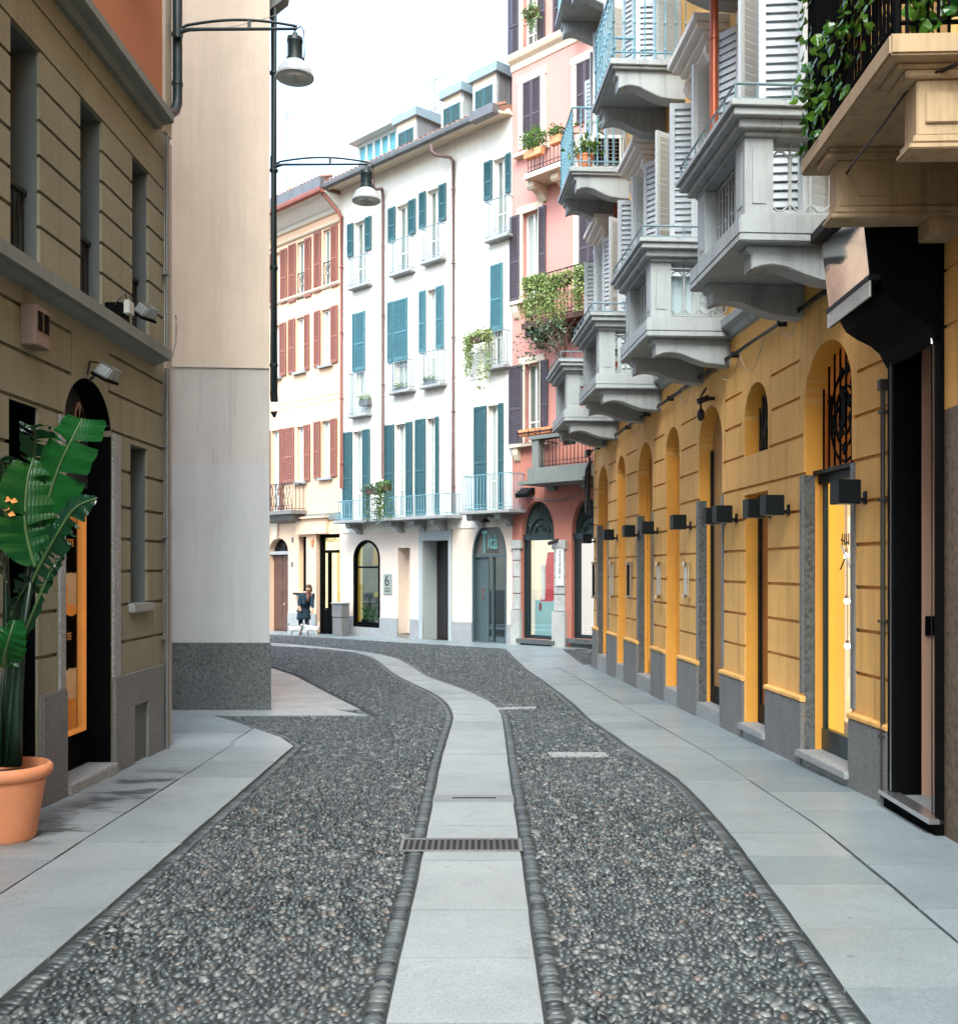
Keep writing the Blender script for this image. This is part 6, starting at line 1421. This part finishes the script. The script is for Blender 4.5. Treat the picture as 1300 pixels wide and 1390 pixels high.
# ================================================================ people and dogs
def skinned(name,V,E,Rr,mat,parent,sub=2,rootv=0):
    me=bpy.data.meshes.new(name); me.from_pydata([tuple(v) for v in V],E,[]); o=bpy.data.objects.new(name,me); COL.objects.link(o)
    o.modifiers.new('s','SKIN'); s2=o.modifiers.new('d','SUBSURF'); s2.levels=sub; s2.render_levels=sub
    for i,r in enumerate(Rr): me.skin_vertices[0].data[i].radius=(r,r) if not isinstance(r,tuple) else r
    me.skin_vertices[0].data[rootv].use_root=True
    bpy.context.view_layer.update(); dg=bpy.context.evaluated_depsgraph_get(); m2=bpy.data.meshes.new_from_object(o.evaluated_get(dg))
    bpy.data.objects.remove(o); bpy.data.meshes.remove(me); m2.name=name; m2.materials.clear(); m2.materials.append(mat); m2.shade_smooth()
    r=bpy.data.objects.new(name,m2); COL.objects.link(r); r.parent=parent; return r
def chain(V,E,Rr,start,pts):
    p=start
    for v,r in pts: V.append(v); Rr.append(r); E.append((p,len(V)-1)); p=len(V)-1
    return p
yP=33.3; xP=(412.5-CX)/F*yP
pe=empty('person',(xP,yP,gz(yP)),0,'person in dark blue coat bending over two small dogs by the lit yellow shop','person')
skin=paint('skin',(.48,.26,.17),.55,.08)
V=[(0,0,.93)];Rr=[.14];E=[]
ch=chain(V,E,Rr,0,[((.05,-.04,1.08),.12),((.10,-.10,1.25),.145),((.15,-.17,1.38),.085),((.17,-.21,1.44),.052),((.19,-.26,1.50),.085),((.20,-.28,1.565),.088),((.20,-.27,1.63),.055)])
for hx,kn,an in (((-.09,0,.88),(-.11,-.05,.50),(-.10,.02,.09)),((.09,.0,.88),(.11,-.07,.50),(.12,-.03,.09))):
    chain(V,E,Rr,0,[(hx,.095),(kn,.06),(an,.04),((an[0],an[1]-.16,.045),.035)])
def hand(w,d):
    i=chain(V,E,Rr,w,[(tuple(Vector(V[w])+Vector(d)*.05),.030)])
    for k,(a,l) in enumerate(((-.028,.065),(-.010,.075),(.010,.07),(.027,.055))):
        b=Vector(V[i])+Vector((a,0,0)); chain(V,E,Rr,i,[(tuple(b+Vector(d)*.03),.009),(tuple(b+Vector(d)*(.03+l*.5)+Vector((0,-.01,0))),.008),(tuple(b+Vector(d)*(.03+l)+Vector((0,.006,-.01))),.007)])
    chain(V,E,Rr,i,[(tuple(Vector(V[i])+Vector((.035,-.015,-.01))),.010),(tuple(Vector(V[i])+Vector((.045,-.02,-.04))),.008)])
w1=chain(V,E,Rr,2,[((-.08,-.10,1.33),.06),((-.13,-.18,1.10),.042),((-.09,-.30,.93),.028)]); hand(w1,(.2,-.5,-.8))
w2=chain(V,E,Rr,2,[((.28,-.12,1.33),.06),((.32,-.24,1.09),.042),((.35,-.37,.87),.028)]); hand(w2,(.1,-.3,-.95))
b=skinned('body',V,E,Rr,skin,pe,2)
m=MB(); m.add([(.19,-.375,1.545),(.215,-.375,1.545),(.2025,-.40,1.52),(.2025,-.37,1.575)],[(0,1,2),(0,2,3),(1,3,2)]); m.build('nose',skin,pe)
m=MB(); m.ball((.17,-.36,1.57),.012,6); m.ball((.235,-.36,1.57),.012,6); m.box(.18,.225,-.365,-.355,1.49,1.50); m.build('eyes_and_mouth',M['iron'],pe)
m=MB(); m.ball((.20,-.235,1.60),.112,12,(1,1,.9)); m.ball((.14,-.2,1.52),.07,10,(.7,1,1.5)); m.ball((.27,-.2,1.52),.07,10,(.7,1,1.5)); m.build('hair',paint('brown hair',(.05,.025,.015),.7,.3),pe,smooth=True)
coat=paint('dark blue coat cloth',(.004,.020,.034),.85,.25,bump=.3)
V=[(0,0,.95)];Rr=[(.19,.17)];E=[]
chain(V,E,Rr,0,[((.05,-.05,1.10),(.17,.15)),((.10,-.10,1.26),(.19,.16)),((.145,-.16,1.38),(.12,.10)),((.155,-.18,1.42),(.09,.08))])
chain(V,E,Rr,0,[((-.01,.01,.78),(.205,.18)),((-.03,.02,.60),(.215,.18))])
chain(V,E,Rr,2,[((-.09,-.10,1.34),.085),((-.13,-.18,1.10),.07),((-.10,-.285,.95),.052)]); chain(V,E,Rr,2,[((.29,-.12,1.34),.085),((.32,-.24,1.09),.07),((.352,-.36,.90),.052)])
skinned('coat',V,E,Rr,coat,pe,2)
m=MB(); m.lathe([(.15,1.02),(.185,.92),(.21,.78),(.235,.60),(.245,.52),(.23,.52),(.2,.8)],(-.01,0,0),18); m.build('coat_skirt',coat,pe,smooth=True)
V=[(0,0,.80)];Rr=[.12];E=[]
for hx,kn,an in (((-.09,0,.74),(-.11,-.05,.50),(-.10,.015,.12)),((.09,.0,.74),(.11,-.07,.50),(.12,-.03,.12))): chain(V,E,Rr,0,[(hx,.10),(kn,.085),(an,.065)])
skinned('trousers',V,E,Rr,paint('dark denim',(.004,.007,.012),.85,.25),pe,1)
for x,y in ((-.10,.02),(.12,-.03)): m=MB(); m.ball((x,y-.07,.05),.06,10,(.85,2.2,.8)); m.build('shoe',M['iron'],pe,smooth=True)
m=MB(); m.ball((.165,-.21,1.40),.10,12,(1.1,1,.6)); m.box(.13,.22,-.29,-.22,1.12,1.38); m.build('scarf',paint('dusty rose scarf',(.16,.07,.06),.9,.3),pe,smooth=True,bevel=0)
fur=NT('white and brown fur'); v=fur.coord(); fur.set(fur.mix(fur.ramp(fur.noise(v,3.2,2),[(.54,(0,0,0)),(.58,(1,1,1))]),(.45,.43,.40),(.14,.06,.03)),.9); fur.bump(fur.noise(v,90,3),.5,.01); fur=fur.m
fur2=paint('mostly white fur',(.48,.46,.43),.9,.08,bump=.5)
def dog(px,py,face,label,mat,sz=1.0,headup=.0):
    y=F*CH/(py-GH); x=(px-CX)/F*y; e=empty('dog',(x,y,gz(y)),0,label,'dog',group='two small dogs'); f=face
    V=[(-.14*f,0,.235)];Rr=[(.085,.095)];E=[]
    a=chain(V,E,Rr,0,[((-.02*f,0,.235),(.085,.09)),((.10*f,0,.245),(.09,.105)),((.17*f,0,.285),(.065,.07)),((.215*f,-.01,.335+headup),(.055,.055)),((.25*f,-.02,.355+headup),(.062,.062)),((.30*f,-.03,.335+headup),(.035,.035)),((.335*f,-.035,.325+headup),(.024,.024))])
    b=chain(V,E,Rr,0,[((-.21*f,0,.26),(.05,.05)),((-.255*f,.0,.33),(.026,.026)),((-.25*f,0,.40),(.03,.03)),((-.215*f,0,.425),(.018,.018))])
    for s_ in (-.055,.055):
        chain(V,E,Rr,0,[((-.17*f,s_,.17),.050),((-.145*f,s_,.12),.032),((-.19*f,s_,.07),.022),((-.175*f,s_,.02),.022),((-.15*f,s_,.015),.02)])
        chain(V,E,Rr,2,[((.12*f,s_,.16),.038),((.13*f,s_,.09),.026),((.125*f,s_,.025),.022),((.145*f,s_,.016),.02)])
    skinned('body',V,E,Rr,mat,e,2); m=MB()
    for s_ in (-1,1): m.prism([(.235*f-.025,.40+headup),(.235*f+.02,.40+headup),(.225*f,.335+headup)],s_*.05-.012-.02,s_*.05+.012-.02,'y')
    m.build('ears',paint('brown ears',(.14,.05,.025),.9,.2),e,bevel=.004); m=MB(); m.ball((.352*f,-.036,.33+headup),.014,6); m.ball((.29*f,-.075,.365+headup),.010,6); m.build('nose_and_eye',M['iron'],e); e.scale=(sz,)*3; return e
dog(402,863.2,1,'small white and brown dog on the left with curled tail',fur,.98); dog(422,863.4,-1,'small mostly white dog on the right facing the other dog',fur2,1.05)
e=empty('dog_leash',(xP+.30,yP-.35,gz(yP)+.86),0,'thin dark dog leash hanging from the hand of the bending person','leash'); m=MB(); m.tube([(.05,0,.0),(.0,-.1,-.25),(-.12,-.2,-.5)],.008,4); m.build('strap',M['iron'],e)
# red and white things at the beige corner: small ribbon on the arched door
# ================================================================ potted banana plant
def P3(px,py,Y): return Vector(((px-CX)/F*Y,Y,CH+(HY-py)/F*Y))
Yp=6.32; bx_=-2.995
pt=empty('potted_banana_plant',(bx_,Yp,gz(Yp)),0,'large glossy banana plant in a terracotta pot against the olive building','potted plant')
def loc(v): return v-Vector((bx_,Yp,gz(Yp)))
m=MB(); m.lathe([(0,0),(.155,0),(.17,.02),(.225,.36),(.23,.375),(.222,.385),(.255,.40),(.268,.425),(.268,.455),(.25,.475),(.235,.475),(.222,.44),(.218,.40)],(0,0,0),40); m.build('pot',M['terracotta'],pt,auto=50)
m=MB(); m.lathe([(0,.41),(.222,.405)],(0,0,0),24); m.build('soil',M['soil'],pt)
def leafm(name,c1,c2):
    n=NT(name); v=n.coord((1,1,1)); g=n.n('ShaderNodeNewGeometry'); a=n.mix(n.noise(v,7,4),c1,c2); st=n.n('ShaderNodeTexWave'); st.inputs['Scale'].default_value=16; st.inputs['Distortion'].default_value=3; n.l(v,st.inputs['Vector']); a=n.mix(n.ramp(st.outputs['Fac'],[(.0,(.18,.18,.18)),(.4,(0,0,0))]),a,sc(c1,.55))
    n.set(a,.28); n.bump(st.outputs['Fac'],.2,.003); tr=n.n('ShaderNodeBsdfTranslucent'); n.l(n.mix(1,a,(1.3,2.2,.8),'MULTIPLY'),tr.inputs[0]); mx=n.n('ShaderNodeMixShader'); mx.inputs[0].default_value=.18; n.l(n.b.outputs[0],mx.inputs[1]); n.l(tr.outputs[0],mx.inputs[2]); n.l(mx.outputs[0],n.out.inputs[0]); return n.m
LG=leafm('banana leaf',(.005,.042,.010),(.012,.095,.016)); LD=leafm('dark banana leaf',(.004,.022,.011),(.010,.045,.020)); LP=paint('leaf rib',(.06,.11,.035),.4,.1)
def bleaf(mid,width,side,fold=.35,mat=None,splits=4,shape=None,tipcut=.0,seed=0):
    """mid: list of 3D points of the midrib, side: vector across the leaf"""
    rnd=random.Random(seed); n=30; pts=[]
    for i in range(n+1):
        t=i/n*(len(mid)-1); k=min(len(mid)-2,int(t)); f=t-k; p0,p1,p2,p3=mid[max(0,k-1)],mid[k],mid[k+1],mid[min(len(mid)-1,k+2)]
        pts.append(.5*((2*p1)+(p2-p0)*f+(2*p0-5*p1+4*p2-p3)*f*f+(3*p1-p0-3*p2+p3)*f**3))
    pts=[loc(p) for p in pts]; m=MB(); side=Vector(side).normalized(); sh=shape or (lambda t: min(1,(t*5))**.6*(1-max(0,(t-.45)/.55)**2.6*(1-tipcut)))
    cuts={s:sorted(rnd.sample(range(4,n-1),splits)) for s in (-1,1)}
    for s in (-1,1):
        prev=None
        for i in range(n+1):
            d=(pts[min(n,i+1)]-pts[max(0,i-1)]).normalized(); sd=(side-d*side.dot(d)).normalized(); nn=d.cross(sd).normalized()
            w=width*sh(i/n)*(1+.012*math.sin(i*.9+s)); wav=.007*math.sin(i*1.7+seed+s)
            row=[pts[i]+sd*s*w*u+nn*(fold*w*u-.25*fold*w*u*u*2+wav*u)+d*(.16*w*u) for u in (0,.25,.5,.75,1)]
            if prev is not None:
                b=m.v.__len__()
                if i in cuts[s]: row2=[r+d*(-.03*u-.0)*1.2+nn*rnd.uniform(-.03,.03)*u for r,u in zip(row,(0,.25,.5,.75,1))]
                else: row2=row
                m.add(prev+row2,[(k,k+1,k+6,k+5) for k in range(4)])
            prev=[r+ (d*.02*u if i in cuts[s] else d*0) for r,u in zip(row,(0,.25,.5,.75,1))]
    o=m.build('leaf',mat or LG,pt,fix=False,smooth=True)
    m=MB(); m.tube([p+Vector((0,-.003,0)) for p in pts],[.011*(1-.75*i/n)+.002 for i in range(n+1)],6); m.build('midrib',LP,o,smooth=True); return o
def stem(pts,r0,r1): 
    m=MB(); q=[loc(p) for p in pts]; n=len(q); m.tube(q,[r0+(r1-r0)*i/(n-1) for i in range(n)],8); m.build('stem',paint('green stalk',(.006,.022,.010),.4,.35),pt,smooth=True)
base=[P3(16,1035,6.3),P3(20,1035,6.25)]
stem([P3(14,1040,6.32),P3(16,960,6.32),P3(22,880,6.30),P3(38,800,6.26),P3(50,755,6.22)],.055,.016)
stem([P3(20,1040,6.27),P3(24,950,6.26),P3(30,870,6.2),P3(42,790,6.12)],.045,.014)
stem([P3(8,1040,6.35),P3(10,930,6.35),P3(9,800,6.33),P3(7,720,6.30)],.04,.012)
stem([P3(12,1040,6.4),P3(28,880,6.4),P3(40,760,6.42),P3(46,660,6.42)],.035,.010)
stem([P3(2,1040,6.3),P3(0,960,6.2),P3(6,905,6.1)],.02,.01)
bleaf([P3(46,757,6.22),P3(60,700,6.18),P3(78,640,6.15),P3(96,600,6.15),P3(112,568,6.2)],.205,(.85,-.35,-.30),.30,LG,3,tipcut=.72,seed=3)
bleaf([P3(48,770,6.12),P3(38,735,6.10),P3(34,700,6.08),P3(38,650,6.10),P3(46,622,6.15)],.17,(-.75,-.6,.1),.25,LG,2,seed=5)
bleaf([P3(44,790,6.12),P3(56,765,6.06),P3(78,725,5.98),P3(102,690,5.95),P3(132,676,5.95)],.125,(.6,-.5,-.62),.45,LD,7,seed=8)
bleaf([P3(46,665,6.42),P3(46,640,6.38),P3(48,612,6.3),P3(48,585,6.18),P3(40,578,6.05)],.125,(1,-.25,0),.55,LD,9,seed=11)
bleaf([P3(8,722,6.3),P3(8,690,6.26),P3(6,655,6.2),P3(5,628,6.1),P3(-6,622,6.0)],.13,(1,-.4,0),.5,LD,9,seed=13)
bleaf([P3(9,790,6.3),P3(-2,760,6.2),P3(-14,735,6.1),P3(-30,728,6.0)],.14,(.3,-.6,-.8),.4,LD,3,seed=17)
bleaf([P3(6,905,6.1),P3(8,885,6.0),P3(14,862,5.95),P3(20,842,5.98)],.115,(.95,-.3,.1),.2,LG,1,seed=19,shape=lambda t:math.sin(math.pi*min(1,t*.92+.06))**.6)
bleaf([P3(30,870,6.2),P3(50,820,6.1),P3(70,775,6.05),P3(88,752,6.0)],.045,(.5,-.5,-.6),.6,LD,1,seed=23)
bleaf([P3(12,850,6.3),P3(24,815,6.25),P3(40,790,6.2),P3(56,800,6.1)],.10,(.2,-.8,.5),.3,LD,4,seed=29)
m=MB()
for px,py in ((4,678),(13,680),(10,698),(2,690)): p=loc(P3(px,py,6.0)); m.add([p,p+Vector((.03,0,.02)),p+Vector((.05,0,-.005)),p+Vector((.02,-.01,-.015))],[(0,1,2,3)])
m.build('flower',paint('orange bract',(.7,.25,.06),.5),pt,fix=False)
# ================================================================ camera, sun and sky
cam=bpy.data.cameras.new('Camera'); co=bpy.data.objects.new('Camera',cam); COL.objects.link(co)
co.location=(0,0,CH); co.rotation_euler=(R(90),0,0); cam.sensor_fit='HORIZONTAL'; cam.sensor_width=36; cam.lens=36*F/1300
cam.shift_y=(HY-695)/1300; cam.clip_end=600; cam.clip_start=.05; scene.camera=co
SUN_EL,SUN_AZ=R(50),R(190)      # azimuth clockwise from +Y
w=bpy.data.worlds.new('World'); scene.world=w; w.use_nodes=True; nt=w.node_tree; bg=nt.nodes['Background']
sky=nt.nodes.new('ShaderNodeTexSky'); sky.sky_type='NISHITA'; sky.sun_disc=False; sky.sun_elevation=SUN_EL; sky.sun_rotation=SUN_AZ
sky.air_density=1.0; sky.dust_density=4.0; sky.ozone_density=1.0
mixn=nt.nodes.new('ShaderNodeMixRGB'); mixn.inputs[0].default_value=.3; mixn.inputs[2].default_value=(2.5,2.45,2.4,1); nt.links.new(sky.outputs[0],mixn.inputs[1]); nt.links.new(mixn.outputs[0],bg.inputs[0]); bg.inputs[1].default_value=.15  # thin high cloud over the clear sky
sl=bpy.data.lights.new('Sun','SUN'); sl.energy=.6; sl.angle=R(35); sl.color=(1,.96,.9)
so=bpy.data.objects.new('Sun',sl); COL.objects.link(so)
dv=Vector((math.sin(SUN_AZ)*math.cos(SUN_EL),math.cos(SUN_AZ)*math.cos(SUN_EL),math.sin(SUN_EL)))
so.rotation_euler=dv.to_track_quat('Z','Y').to_euler()
vs=scene.view_settings; vs.view_transform='Standard'; vs.look='None'; vs.gamma=1; vs.use_curve_mapping=False; vs.exposure=EXPO
vs.use_white_balance=True; vs.white_balance_temperature=5900; vs.white_balance_tint=1
